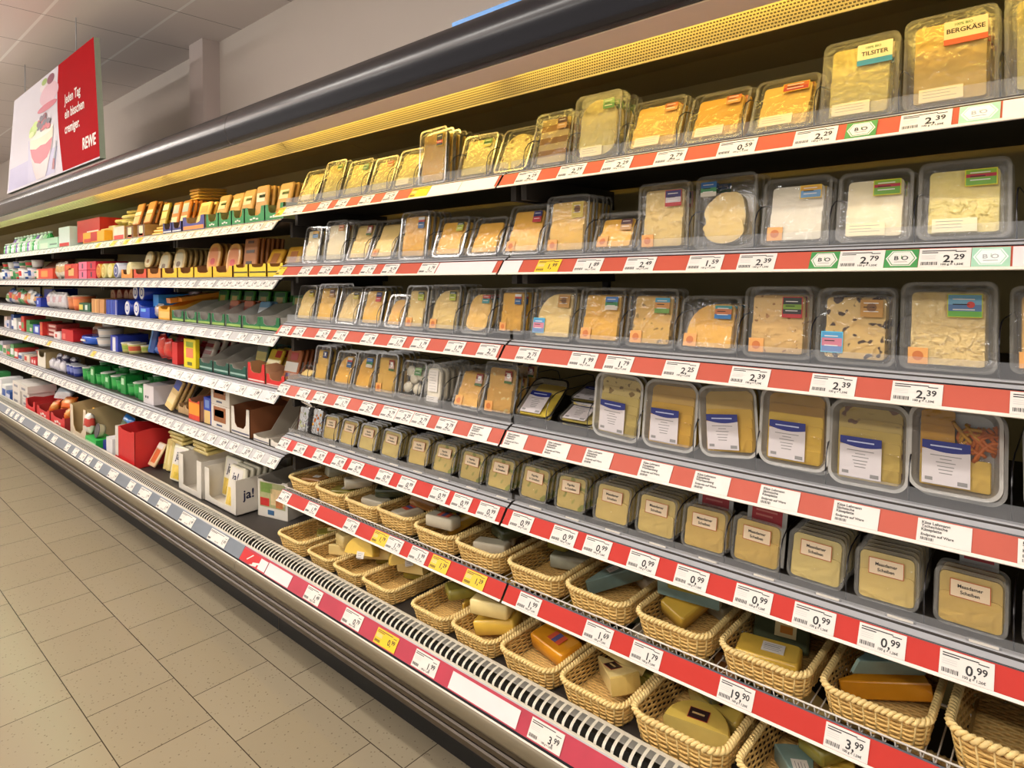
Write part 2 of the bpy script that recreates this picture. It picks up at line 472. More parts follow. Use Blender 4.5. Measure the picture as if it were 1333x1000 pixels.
        rings = [[(xx, 1.298 + .0105 * math.cos(2 * PI * q / 10), EYE + .5545 + .0105 * math.sin(2 * PI * q / 10)) for q in range(10)] for xx in (xa + .03, xb - .03)]
        t.loft(rings, lm)
        lo = P('lamp_tube', t)
        c = MB()
        for xx in (xa + .008, xb - .03): c.box(xx, xx + .022, 1.284, 1.312, EYE + .541, EYE + .576, WHITE)
        part('lamp_holder', c, lo)
    return root
build_case('cheese_cooler', 'open wall cooler with red price rails and glossy dark canopy, full of sliced cheese', XJ, XJ + 3 * BAY, 3, True)
build_case('dairy_cooler', 'long open wall cooler with grey price rails running away past the cheese section', XJ - 8 * BAY, XJ - .002, 8, False)
b = MB()
b.box(-1.262, -0.45, 1.186, 1.191, EYE + .6605, EYE + .675, mat((28, 128, 205), rough=0.25, noise=0.03))
b.box(-1.262, -0.45, 1.1911, 1.30, EYE + .6690, EYE + .674, mat((28, 128, 205), rough=0.25, noise=0.03))
thing('blue_plastic_strip', b, 'long bright blue plastic strip lying on top of the dark cooler canopy', 'strip')

# ------------------------------------------------------------------ hanging sign
def build_sign():
    y0, y1 = 1.185, 1.215
    bl, br, tr, tl = (-6.62, 2.150), (-4.225, 2.140), (-4.315, 2.862), (-6.33, 2.862)
    root = MB()
    edge = mat((150, 160, 140), rough=0.4, noise=0.04)
    for yy, o in ((y0, 1), (y1, -1)):
        pts = [(x, yy, z) for x, z in (bl, br, tr, tl)]
        root.poly(pts if o > 0 else pts[::-1], mat((206, 202, 212), rough=0.6, noise=0.03, scale=2) if o > 0 else edge)
    q = [bl, br, tr, tl]
    for i in range(4):
        a, c = q[i], q[(i + 1) % 4]
        root.poly([(a[0], y0, a[1]), (a[0], y1, a[1]), (c[0], y1, c[1]), (c[0], y0, c[1])], edge)
    s = thing('hanging_sign', root, 'large red and white dessert sign hanging from ceiling above the grey-railed cooler', 'sign')
    def uv(u, v, k):  # u 0..1 along, v 0..1 up
        xa = bl[0] + (tl[0] - bl[0]) * v; xb = br[0] + (tr[0] - br[0]) * v
        za = bl[1] + (tl[1] - bl[1]) * v
        return (xa + (xb - xa) * u, y0 - .0006 * k, za)
    p = MB()
    curve = []
    for k in range(13):
        v = k / 12
        curve.append((.665 - .045 * math.sin((v - .15) * 2.6), v))
    redm = mat((164, 6, 18), rough=0.8, noise=0.04, scale=3, spec=0.08)
    for k in range(12):
        a, c = curve[k], curve[k + 1]
        p.poly([uv(a[0], a[1], 1), uv(1, a[1], 1), uv(1, c[1], 1), uv(c[0], c[1], 1)], redm)
    part('red_panel', p, s)
    p = MB()
    def ell(cu, cv, ru, rv, c, k, n=28, cut=None):
        pts = []
        for i in range(n):
            a = 2 * PI * i / n
            pts.append(uv(cu + ru * math.cos(a), cv + rv * math.sin(a), k))
        p.poly(pts, paper(c))
    def pol(pts, c, k): p.poly([uv(u, v, k) for u, v in pts], paper(c))
    pol([(.02, .02), (.60, .02), (.63, .26), (.02, .26)], (172, 168, 200), 1)          # lilac tablecloth
    ell(.50, .90, .10, .055, (214, 204, 208), 2); ell(.52, .80, .115, .10, (206, 166, 180), 2.5); pol([(.29, .02), (.27, .46), (.28, .46), (.31, .30), (.36, .10), (.40, .02)], (180, 176, 204), 1.6)   # rear glass
    ell(.50, .69, .12, .035, (186, 70, 96), 3); ell(.54, .93, .045, .045, (120, 40, 70), 3.5); ell(.46, .945, .035, .03, (150, 176, 90), 4)
    pol([(.29, .44), (.585, .44), (.57, .30), (.52, .08), (.50, .02), (.40, .02), (.36, .12), (.31, .30)], (206, 190, 190), 4)
    pol([(.30, .46), (.58, .46), (.575, .37), (.50, .335), (.44, .345), (.38, .33), (.305, .36)], (222, 208, 178), 5)
    pol([(.305, .36), (.38, .33), (.44, .345), (.50, .335), (.575, .37), (.555, .26), (.52, .20), (.44, .165), (.37, .20), (.33, .27)], (182, 44, 72), 5)
    ell(.44, .47, .145, .045, (226, 218, 204), 6)
    for i in range(26):
        u = .40 + .14 * R.random(); v = .48 + .15 * R.random() * (1 - abs(u - .49) * 3)
        ell(u, v, .022, .026, R.choice([(52, 34, 66), (150, 24, 44), (190, 36, 50), (86, 26, 60)]), 7 + i * .2, 12)
    ell(.335, .53, .05, .055, (158, 190, 70), 8); ell(.365, .56, .04, .05, (176, 204, 96), 9); ell(.32, .50, .035, .03, (196, 214, 130), 10)
    pol([(.575, .10), (.60, .10), (.625, .30), (.615, .32)], (120, 128, 140), 5); pol([(.575, .06), (.60, .05), (.605, .15), (.585, .16)], (140, 40, 60), 6)
    part('dessert_picture', p, s)
    t = MB()
    for i, (w, v) in enumerate((('Jeden Tag', .60), ('ein bisschen', .465), ('cremiger.', .33))):
        c = uv(.705, v, 3); t.text(w, c[0], c[2], .085, CARD, y=c[1])
    part('slogan_lettering', t, s)
    t = MB(); c = uv(.865, .115, 3); t.text('REWE', c[0], c[2], .098, CARD, y=c[1]); t.text('REWE', c[0] + .004, c[2], .098, CARD, y=c[1] - .0002)
    part('shop_lettering', t, s)
    for xx in (-4.72, -6.05):
        w = MB(); w.tube([(xx, 1.20, 2.860), (xx, 1.20, CEIL)], .0035, STEEL, 6); part('suspension_wire', w, s)
build_sign()

# ------------------------------------------------------------------ light
w = bpy.data.worlds.new('shop_air'); SC.world = w; w.use_nodes = True
w.node_tree.nodes['Background'].inputs[0].default_value = (1.0, 0.93, 0.86, 1)
w.node_tree.nodes['Background'].inputs[1].default_value = 0.75
def area(name, loc, size, energy, col, rot=(0, 0, 0)):
    l = bpy.data.lights.new(name, 'AREA'); l.shape = 'RECTANGLE'; l.size, l.size_y = size; l.energy = energy; l.color = col
    o = bpy.data.objects.new(name, l); COL.objects.link(o); o.location = loc; o.rotation_euler = rot
    return o
for i in range(9):
    if i != 4: area('ceiling_light', (1.2 - i * 1.6, -.10, CEIL - .02), (1.5, 0.14), 19, (1.0, .95, .88))
for i in range(6):
    area('ceiling_light', (1.0 - i * 2.2, -1.9, CEIL - .02), (1.5, 0.30), 38, (1.0, .95, .88))
for i in range(6):                       # added unseen fill, aimed upward to brighten the ceiling and wall
    area('ceiling_uplight', (1.0 - i * 2.2, -.70, CEIL - .50), (1.5, 0.25), 24 + 13 * i, (1.0, .95, .90), (PI, 0, 0))
SC.view_settings.view_transform = 'Standard'; SC.view_settings.look = 'None'
SC.view_settings.gamma = 1.0; SC.view_settings.use_curve_mapping = False
SC.view_settings.exposure = -0.2
SC.cycles.transparent_max_bounces = 24
SC.cycles.max_bounces = 6

# ------------------------------------------------------------------ sliced cheese packs
PALE = (238, 210, 140); YEL = (238, 196, 98); DEEP = (220, 156, 50); CREAM = (242, 228, 188); GOLD = (232, 182, 74); SNOW = (232, 222, 198); LEM = (238, 218, 128)
def outline(shape, w, h):
    """cheese slice outline centred on x, from z=0 up to h"""
    if shape == 'dome':
        return rrect(w, h, .006, 5, 0, h / 2, (.006, .006, .012, min(w, h) * .62))
    if shape == 'round':
        return rrect(w, h, min(w, h) * .46, 7, 0, h / 2)
    if shape == 'lobes':
        o = []
        for i in range(40):
            a = 2 * PI * i / 40
            r = 1.0 + .13 * max(0, math.cos((a - math.radians(50)) * 3.2)) * (1 if 0 < a < PI else 0)
            o.append((w * .43 * r * math.cos(a), h * .42 + h * .42 * r * math.sin(a)))
        return o
    return rrect(w, h, .008, 4, 0, h / 2)
def slab(b, o, y0, y1, mt, rnd=.0015):
    b.loft([at_y(o, y1), at_y(o, y0 + rnd), at_y([(x * .985, (z - .5 * 0) * 1.0) for x, z in o], y0)], mt, True, True, smooth=False)
def cheese_mesh(shape, w, h, mt, mt2=None):
    b = MB(); mt2 = mt2 or mt
    if shape == 'rounds':            # little white balls of fresh cheese
        for i, (x, z) in enumerate(((-.03, .03), (.02, .028), (-.005, .062), (.03, .075), (-.03, .085))):
            rings = []
            for k in range(7):
                a = PI * k / 6
                rr = max(.0005, .022 * math.sin(a)); yy = .006 + .010 * (1 - math.cos(a))
                rings.append([(x + rr * math.cos(2 * PI * q / 12), yy, z + .9 * rr * math.sin(2 * PI * q / 12)) for q in range(12)])
            b.loft(rings, mt)
        return b.mesh('cheese_slices')
    if shape == 'stripes':           # slices laid one over the other, each edge showing
        for i in range(7):
            z0 = h * (1 - .14 * (i + 1))
            slab(b, [(x, z0 + (z if z < h * .05 else z * .16 if False else z)) for x, z in rrect(w, h * .15, .003, 2, 0, h * .075)], .003 + .001 * (6 - i), .014, mt if i % 2 else mt2)
        return b.mesh('cheese_slices')
    o = outline(shape, w, h)
    slab(b, o, .0065, .014, mt)
    low = [(x, z * .52) for x, z in o] if shape not in ('round', 'lobes') else [(x, z * .50) for x, z in o]
    slab(b, low, .0022, .0063, mt2)
    if shape == 'shingle':
        pass
    return b.mesh('cheese_slices')
def shingled_mesh(w, h, mt, mt2):
    b = MB()
    hs = [1.0, .84, .70, .55, .40, .20]
    for i, q in enumerate(hs):
        o = rrect(w * (1 - .01 * i), h * q, .005, 2, 0, h * q / 2)
        slab(b, o, .0135 - .0024 * i, .0165 - .0024 * i, mt2 if i < 2 else mt, .0010)
    return b.mesh('cheese_slices')
def twist_mesh(w, h):
    """left half folded slices, right half a tangle of smoked cheese strings"""
    b = MB(); y = cheese((206, 150, 34)); o = cheese((198, 104, 20)); l = cheese((222, 186, 84))
    for i, q in enumerate((1.0, .9, .8)):
        slab(b, rrect(w * .48, h * q, .004, 2, -w * .24, h * q / 2), .010 - .002 * i, .014 - .002 * i, y)
    for i in range(8):
        slab(b, rrect(w * .96, .010, .002, 1, 0, .006 + i * h * .046), .002 + .0004 * i, .012, l)
    for i in range(14):
        x0 = w * (.02 + .42 * R.random()); z0 = h * (.42 + .1 * R.random())
        pts = []
        for k in range(9):
            t = k / 8
            pts.append((x0 + .016 * math.sin(t * 5 + i) + (.02 - x0 * .2) * t * .5, .006 + .004 * math.sin(t * 7 + i * 2), z0 + h * .46 * t * (1 - .25 * t) + .006 * math.sin(t * 9 + i)))
        b.tube(pts, .0035, o if i % 3 else y, 6)
    return b.mesh('cheese_slices')
def tray_mesh(w, h, film, depth=.018, r=.016, milky=None):
    b = MB()
    o0 = rrect(w, h, r, 5, 0, h / 2); o1 = rrect(w - .012, h - .012, r * .8, 5, 0, h / 2); o2 = rrect(w - .022, h - .022, r * .7, 5, 0, h / 2)
    b.poly(at_y(o1, 0.0), film)
    b.loft([at_y(o1, .0002), at_y(o0, .0), at_y(o0, .0016), at_y(o1, .0018)], milky or RIM, False, False, smooth=False)
    b.loft([at_y(o1, .0018), at_y(o2, depth)], milky or TRAY, False, True, smooth=False)
    return b.mesh('tray')
def sticker_mesh(w, h, bands, border=None, words=None, dot=None, ink=INK, bars=False):
    b = MB()
    if border:
        b.box(-w / 2 - .0015, w / 2 + .0015, .0001, .0003, -h / 2 - .0015, h / 2 + .0015, paper(border))
    z = h / 2
    for fr, c in bands:
        b.box(-w / 2, w / 2, -.0003, .0002, z - fr * h, z, paper(c)); z -= fr * h
    if dot:
        cx, cz, rr, c = dot
        b.poly([(cx * w + rr * math.cos(2 * PI * k / 16), -.0006, cz * h + rr * math.sin(2 * PI * k / 16)) for k in range(16)], paper(c))
    if bars:
        for i in range(3): b.box(-w * .36, w * (.30 - .16 * (i % 2)), -.0006, -.0004, h * (.30 - .24 * i) - .0009, h * (.30 - .24 * i) + .0009, (CARD, INK, CARD)[i])
    for (s, x, zz, sz, *a) in (words or []):
        b.text(s, x * w, zz * h, sz, a[0] if a else ink, y=-.0006, align='CENTER')
    return b.mesh('label')
def lines(b, x0, x1, z, n, step, mt, y, th=.0012):
    for i in range(n):
        b.box(x0, x0 + (x1 - x0) * R.uniform(.65, 1), y, y + .0001, z - i * step - th, z - i * step, mt)
STICK = dict(
    green=(.038, .030, [(.35, (120, 170, 50)), (.3, (60, 120, 40)), (.35, (220, 210, 90))], None, 'green'),
    lime=(.052, .034, [(.28, (150, 190, 40)), (.22, (196, 40, 60)), (.5, (120, 178, 60))], (220, 210, 40), 'yellow-bordered green'),
    orange=(.040, .026, [(.5, (226, 120, 60)), (.5, (236, 170, 90))], None, 'orange'),
    black=(.036, .044, [(.55, (30, 40, 70)), (.25, (200, 60, 60)), (.2, (30, 36, 60))], (220, 190, 60), 'dark blue'),
    sky=(.046, .030, [(.4, (240, 180, 60)), (.6, (120, 170, 215))], (240, 200, 60), 'yellow and sky-blue'),
    bluered=(.036, .040, [(.5, (50, 50, 110)), (.5, (200, 46, 50))], None, 'blue and red'),
    purple=(.046, .042, [(.45, (60, 50, 110)), (.35, (230, 220, 220)), (.2, (200, 60, 60))], (190, 50, 60), 'purple and white'),
    gold=(.040, .046, [(1.0, (222, 190, 70))], (240, 220, 120), 'gold'),
    sea=(.044, .040, [(.4, (70, 130, 200)), (.3, (60, 140, 80)), (.3, (230, 220, 200))], None, 'blue and green'),
    sea2=(.046, .044, [(.3, (80, 170, 200)), (.4, (220, 150, 70)), (.3, (110, 160, 60))], None, 'turquoise and orange'),
    seablue=(.046, .036, [(.25, (70, 160, 160)), (.4, (216, 120, 60)), (.35, (40, 130, 200))], None, 'orange and bright blue'),
    wanderer=(.044, .048, [(.35, (40, 44, 40)), (.25, (130, 170, 50)), (.25, (50, 44, 44)), (.15, (200, 50, 50))], (200, 40, 50), 'black and green'),
    light=(.058, .046, [(.45, (120, 180, 210)), (.3, (90, 130, 180)), (.25, (110, 190, 70))], (200, 200, 60), 'lighthouse'),
    pink=(.044, .046, [(.3, (70, 160, 210)), (.4, (220, 130, 150)), (.3, (120, 150, 200))], (90, 190, 220), 'pink and blue'),
    caraway=(.046, .040, [(.5, (196, 140, 60)), (.5, (206, 150, 66))], None, 'ochre'),
    rainbow=(.034, .044, [(.45, (160, 60, 40)), (.35, (236, 190, 170)), (.2, (80, 120, 60))], None, 'rust-red'),
    mint=(.040, .030, [(.5, (150, 190, 120)), (.5, (90, 150, 90))], None, 'mint green'),
    navy=(.034, .030, [(1.0, (40, 60, 120))], None, 'round navy'),
    yellow=(.036, .030, [(.4, (60, 50, 30)), (.6, (222, 200, 60))], None, 'yellow'),
    lemon=(.034, .034, [(.3, (40, 60, 40)), (.7, (190, 200, 60))], None, 'lime green'),
    brown=(.038, .036, [(.5, (90, 50, 50)), (.5, (200, 150, 90))], None, 'brown'),
    teal=(.036, .030, [(.4, (200, 60, 50)), (.6, (60, 150, 150))], None, 'red and teal'),
    redchar=(.060, .022, [(.5, (220, 110, 50)), (.5, (200, 60, 60))], (230, 190, 60), 'orange and red'),
    blue=(.036, .044, [(.25, (226, 226, 220)), (.2, (200, 60, 60)), (.55, (50, 100, 150))], None, 'white and deep blue'),
    none=None)
CREST = (.032, .030, [(1.0, (222, 158, 84))], None)
_stk = {}
def sticker(k):
    if k not in _stk:
        w, h, bands, bd, nm = STICK[k]; w *= .86; h *= .86
        dot = (0, .05, h * .26, (120, 80, 40)) if k in ('gold', 'caraway') else ((.05, .1, h * .22, (240, 236, 230)) if k in ('rainbow', 'navy') else None)
        if k == 'light': dot = (.18, .05, .006, (200, 60, 50))
        _stk[k] = sticker_mesh(w, h, [(f, tuple(int(40 + (q - 40) * .86) for q in c)) for f, c in bands], bd, None, dot, bars=True)
    return _stk[k]
crest_mesh = None
SHELF_NAME = ['top red shelf', 'second red shelf', 'third red shelf', 'fourth red shelf', 'fifth red shelf']
BASE_Y = 1.388
_tray = {}
def tray(w, h, film):
    key = (round(w, 3), round(h, 3), film.name)
    if key not in _tray: _tray[key] = tray_mesh(w, h, film)
    return _tray[key]
QUEUE = []
def P_(*a, **k): QUEUE.append([list(a), k])
def front_pack(shelf, n, x, w, h, ch, ctype, stick, behind, tilt=14, yaw_=0, spos=None, lift=0.0, film=None, extra=None, y=BASE_Y, step=.024, crest=False, whitelabel=False, desc=None, words=None, roll=0, cheese2=None):
    z0 = RED_RAILS[shelf] + .0485 + lift
    film = film or FILM
    o_label = desc
    nm = STICK[stick][4] + ' sticker' if STICK.get(stick) else 'no sticker'
    kind = {'rect': 'cheese slices', 'dome': 'round-edged cheese slices', 'round': 'round cheese slices', 'lobes': 'lobed cheese slices', 'rounds': 'white cheese balls', 'stripes': 'striped brown cheese slices'}[ctype]
    label = desc or 'clear pack of %s, %s' % (kind, nm)
    label = '%s, %s from left on %s' % (label, nth(n), SHELF_NAME[shelf])
    t = math.radians(tilt); z0 += .020 * math.sin(t) + w / 2 * abs(math.sin(math.radians(roll)))
    root = thing('cheese_pack', tray(w, h, film), label, 'cheese pack', (x, y, z0), (-t, math.radians(roll), math.radians(yaw_)), 'cheese packs on the ' + SHELF_NAME[shelf])
    mt = ch if not isinstance(ch, tuple) else cheese(ch)
    m2 = cheese(cheese2) if cheese2 else mt
    part('cheese_slices', cheese_mesh(ctype, w - .034, h - .030, mt, m2), root, (0, 0, .012))
    if STICK.get(stick):
        sw, sh = STICK[stick][0], STICK[stick][1]
        px, pz = spos or (w / 2 - .018 - sw / 2, h - .020 - sh / 2)
        part('sticker', sticker(stick), root, (px, -.0012, pz), label=nm)
    if words:
        part('sticker', words[0], root, (words[1], -.0012, words[2]), label=nm)
    if crest:
        global crest_mesh
        if crest_mesh is None: crest_mesh = sticker_mesh(CREST[0], CREST[1], CREST[2], None, None, (0, 0, .009, (196, 110, 50)))
        part('seal', crest_mesh, root, (-w / 2 + .030, -.0011, .026), label='orange seal')
    if whitelabel:
        b = MB(); b.box(-.034, .034, -.0002, .0002, -.013, .013, mat((240, 226, 180), rough=.4, noise=.03)); lines(b, -.028, .028, .008, 3, .006, GREYINK, -.0004, .0008)
        part('price_label', b, root, (-.012, -.0012, .026))
    for k in range(1, behind + 1):
        copy_thing(root, (x + R.uniform(-.003, .003), y + step * k, z0), (-t + R.uniform(-.02, .02), root.rotation_euler.y + R.uniform(-.03, .03), root.rotation_euler.z),
                   'clear cheese pack queued behind the %s front pack from left, %s' % (nth(n), SHELF_NAME[shelf]), 'packs queued in the %s stack of the %s' % (nth(n), SHELF_NAME[shelf]), skip=('price_label',))
    return root

TILS = sticker_mesh(.062, .046, [(.74, (240, 226, 200)), (.26, (30, 140, 190))], None, [('TILSITER', 0, -.06, .0125), ('100% BIO', -.05, .26, .007, mat((60, 130, 60)))])
BERG = sticker_mesh(.066, .046, [(.76, (240, 214, 180)), (.24, (214, 84, 50))], None, [('BERGKÄSE', 0, -.02, .0125), ('100% BIO', -.05, .28, .007, mat((60, 130, 60)))])
W = .146
# top shelf
P_(0, 1, -2.355, .140, .150, LEM, 'rect', 'none', 2, 22, whitelabel=True)
P_(0, 2, -2.190, .140, .165, LEM, 'rect', 'green', 3, 16)
P_(0, 3, -2.030, .150, .150, LEM, 'rect', 'mint', 4, 20)
P_(0, 4, -1.870, .140, .140, LEM, 'rect', 'orange', 2, 20)
P_(0, 5, -1.730, .140, .150, LEM, 'rect', 'none', 3, 20, whitelabel=True, desc='clear tilted pack of plain cheese slices')
P_(0, 6, -1.575, .145, .185, YEL, 'rect', 'black', 5, 4, y=1.380, step=.030, yaw_=-4)
P_(0, 7, -1.395, .140, .150, LEM, 'rect', 'green', 1, 20, yaw_=4, desc='crinkled clear pack with wavy green sticker')
P_(0, 8, -1.245, .135, .150, spotted(LEM, (180, 140, 60), 90, .66), 'round', 'none', 3, 24)
P_(0, 9, -1.105, .140, .165, (176, 128, 52), 'stripes', 'brown', 2, 12, cheese2=(224, 196, 120), y=1.40)
P_(0, 10, -.945, .145, .182, LEM, 'round', 'mint', 4, 8, whitelabel=True, film=FILM_ROUGH)
P_(0, 11, -.785, .150, .150, YEL, 'rect', 'orange', 3, 24, whitelabel=True)
P_(0, 12, -.625, .145, .140, GOLD, 'rect', 'orange', 2, 27, whitelabel=True, desc='clear pack of deep yellow slices with small orange sticker')
P_(0, 13, -.475, .145, .140, YEL, 'rect', 'redchar', 2, 27, whitelabel=True)
P_(0, 14, -.328, .150, .180, LEM, 'rect', 'none', 1, 15, whitelabel=True, film=FILM_ROUGH, words=(TILS, .026, .138), desc='crinkled bright pack with blue and white Tilsiter sticker')
P_(0, 15, -.178, .150, .186, (244, 208, 112), 'rect', 'none', 4, 12, whitelabel=True, words=(BERG, .024, .142), desc='large pack of yellow slices with white and red mountain cheese sticker')
P_(0, 16, -.028, .140, .190, LEM, 'rect', 'none', 3, 8, film=FILM_ROUGH, desc='tall clear pack cut off by the frame edge')
# second shelf
P_(1, 1, -2.330, .120, .150, CREAM, 'rect', 'sky', 2, 10)
P_(1, 2, -2.160, .145, .165, CREAM, 'rect', 'orange', 5, 8, step=.03)
P_(1, 3, -2.010, .140, .160, PALE, 'rect', 'rainbow', 3, 20)
P_(1, 4, -1.865, .140, .158, PALE, 'rect', 'none', 2, 24, crest=True, desc='clear tilted pack with orange seal')
P_(1, 5, -1.690, .145, .166, GOLD, 'rect', 'blue', 4, 8)
P_(1, 6, -1.520, .140, .140, GOLD, 'rect', 'lemon', 4, 20)
P_(1, 7, -1.360, .135, .130, GOLD, 'rect', 'none', 1, 24, desc='low clear pack leaning far back, no sticker')
P_(1, 8, -1.205, .145, .155, GOLD, 'rect', 'bluered', 3, 20, crest=True)
P_(1, 9, -1.046, .145, .163, YEL, 'rect', 'gold', 5, 8, crest=True, step=.022)
P_(1, 10, -.895, .135, .110, GOLD, 'rect', 'brown', 2, 24, crest=True, desc='low clear pack with brown sticker')
P_(1, 11, -.755, .143, .168, PALE, 'rect', 'purple', 2, 6, crest=True)
P_(1, 12, -.603, .145, .172, PALE, 'lobes', 'sea', 3, 9, spos=(-.040, .140))
P_(1, 13, -.450, .150, .150, SNOW, 'rect', 'sky', 4, 14, crest=True, desc='clear pack of pale slices with yellow and sky-blue sticker')
P_(1, 14, -.304, .146, .148, CREAM, 'rect', 'lime', 3, 16, whitelabel=True)
P_(1, 15, -.160, .146, .152, LEM, 'rect', 'lime', 4, 16, whitelabel=True, film=FILM_ROUGH, desc='wrinkled yellow pack with yellow-bordered green sticker')
# third shelf
P_(2, 1, -2.385, .135, .150, PALE, 'dome', 'yellow', 4, 12)
P_(2, 2, -2.235, .135, .156, YEL, 'rect', 'brown', 3, 12)
P_(2, 3, -2.085, .140, .146, PALE, 'dome', 'yellow', 2, 16, film=FILM_ROUGH, desc='wrinkled clear pack of round-edged slices')
P_(2, 4, -1.935, .140, .148, YEL, 'rect', 'bluered', 3, 14)
P_(2, 5, -1.800, .130, .120, GOLD, 'dome', 'none', 2, 18)
P_(2, 6, -1.685, .140, .152, PALE, 'rect', 'lemon', 2, 10, crest=True, desc='clear pack with black and lime sticker')
P_(2, 7, -1.545, .145, .155, PALE, 'dome', 'lemon', 4, 10, crest=True)
P_(2, 8, -1.395, .135, .145, YEL, 'round', 'teal', 2, 16, film=FILM_ROUGH)
P_(2, 9, -1.258, .145, .170, GOLD, 'rect', 'blue', 3, 7, crest=True)
P_(2, 10, -1.098, .150, .150, PALE, 'dome', 'caraway', 4, 12, crest=False, words=(sticker('pink'), -.046, .040))
P_(2, 11, -.942, .148, .148, GOLD, 'rect', 'sea', 3, 13, crest=True)
P_(2, 12, -.793, .148, .148, spotted((222, 180, 92), (150, 120, 50), 70, .64), 'rect', 'sea2', 2, 13, crest=True)
P_(2, 13, -.645, .150, .132, GOLD, 'dome', 'seablue', 3, 17, crest=True)
P_(2, 14, -.490, .146, .154, spotted((228, 190, 120), (170, 120, 60), 110, .68), 'rect', 'wanderer', 3, 10, crest=True)
P_(2, 15, -.339, .148, .152, spotted((226, 192, 120), (70, 44, 26), 75, .60), 'rect', 'caraway', 3, 10, words=(sticker('pink'), -.040, .042), desc='clear pack of peppered cheese slices with ochre sticker')
P_(2, 16, -.186, .150, .164, PALE, 'rect', 'light', 3, 10, crest=True, film=FILM_ROUGH)
P_(2, 17, -.030, .140, .164, (226, 184, 110), 'rect', 'none', 3, 10, crest=True, desc='clear pack of orange-tinted slices cut off by the frame edge')
# fourth shelf, left part
P_(3, 1, -2.385, .130, .060, PALE, 'rect', 'none', 0, 40, desc='small clear pack slumped flat')
P_(3, 2, -2.270, .135, .148, YEL, 'rect', 'navy', 4, 10)
P_(3, 3, -2.120, .130, .136, GOLD, 'dome', 'blue', 2, 16)
P_(3, 4, -1.985, .130, .144, GOLD, 'dome', 'sea', 2, 14)
P_(3, 5, -1.850, .140, .150, YEL, 'rect', 'rainbow', 4, 8, crest=True)
P_(3, 6, -1.715, .130, .132, SNOW, 'rounds', 'mint', 1, 16)
P_(3, 8, -1.440, .145, .140, GOLD, 'rect', 'rainbow', 2, 22, crest=True, film=FILM_ROUGH)
P_(3, 9, -1.300, .148, .160, spotted((222, 176, 90), (236, 214, 150), 60, .62), 'rect', 'rainbow', 3, 10, crest=True, desc='upright clear pack with rust-red rainbow sticker')
for s in range(4):                      # neighbours must leave room for each other
    L = sorted([q for q in QUEUE if q[0][0] == s], key=lambda q: q[0][2])
    for a, c in zip(L, L[1:]):
        room = c[0][2] - a[0][2] - .008; need = (a[0][3] + c[0][3]) / 2
        if need > room and abs(a[0][2] - c[0][2]) > .06:
            for q in (a, c): q[0][3] *= room / need
for a, k in QUEUE: front_pack(*a, **k)
# tall rounded tubs beside the white cheese
def tall_tub():
    b = MB()
    rings = []
    for y, s in ((0, 1.0), (.002, 1.0), (.003, .92), (.020, .80)):
        rings.append(at_y(rrect(.085 * s, .135 * s, .03 * s, 5, 0, .0675), y))
    b.loft(rings, RIM, True, True, smooth=False)
    c = MB(); slab(c, rrect(.062, .105, .02, 4, 0, .0675), .004, .017, cheese(SNOW))
    l = MB(); l.box(-.022, .022, -.0006, -.0002, .045, .115, CARD); lines(l, -.018, .018, .108, 7, .009, GREYINK, -.0008, .001)
    l.box(-.028, .028, -.0006, -.0002, .012, .030, mat((210, 206, 200))); lines(l, -.022, .022, .026, 2, .006, INK, -.0008, .001)
    return b, c, l
tb, tc_, tl_ = tall_tub()
z0 = RED_RAILS[3] + .0515
tub0 = thing('cheese_tub', tb, 'white rounded cheese tub with white label, seventh from left on fourth red shelf', 'cheese tub', (-1.585, BASE_Y - .008, z0), (-math.radians(6), 0, 0), 'white rounded cheese tubs')
part('cheese', tc_, tub0); part('label', tl_, tub0)
for k in range(1, 6):
    copy_thing(tub0, (-1.585 + R.uniform(-.002, .002), BASE_Y - .008 + .026 * k, z0), (-math.radians(6 + R.uniform(-1, 1)), 0, 0), 'white rounded cheese tub queued behind the front tub, fourth red shelf', 'white rounded cheese tubs')

# fourth shelf, right part: white trays with blue-topped paper labels
BLUE = (34, 44, 120)
def platter_label():
    b = MB()
    w, h = .074, .076
    b.box(-w / 2, w / 2, -.0002, .0002, -h / 2, h / 2 - .014, mat((204, 196, 196), rough=.5, noise=.03))
    n = 8
    for i in range(n):
        u0, u1 = -w / 2 + w * i / n, -w / 2 + w * (i + 1) / n
        a0, a1 = .010 - .006 * math.sin(PI * i / n * .9), .010 - .006 * math.sin(PI * (i + 1) / n * .9)
        b.poly([(u0, -.0004, h / 2 - .014 - .008 + a0), (u1, -.0004, h / 2 - .014 - .008 + a1), (u1, -.0004, h / 2 + .002), (u0, -.0004, h / 2 + .002)], paper(BLUE))
    b.box(-.024, .024, -.0007, -.0005, h / 2 - .0085, h / 2 - .006, mat((190, 196, 220)))
    for i, (wd, zz) in enumerate(((.048, .014), (.018, .008), (.030, .002), (.026, -.005), (.022, -.011), (.02, -.017))):
        b.box(-wd / 2, wd / 2, -.0006, -.0003, zz - .0008, zz + .0008, GREYINK)
    b.box(-.032, -.020, -.0006, -.0003, -.032, -.026, GREYINK); b.box(.018, .033, -.0006, -.0003, -.035, -.028, GREYINK)
    return b.mesh('paper_label')
PLAB = platter_label()
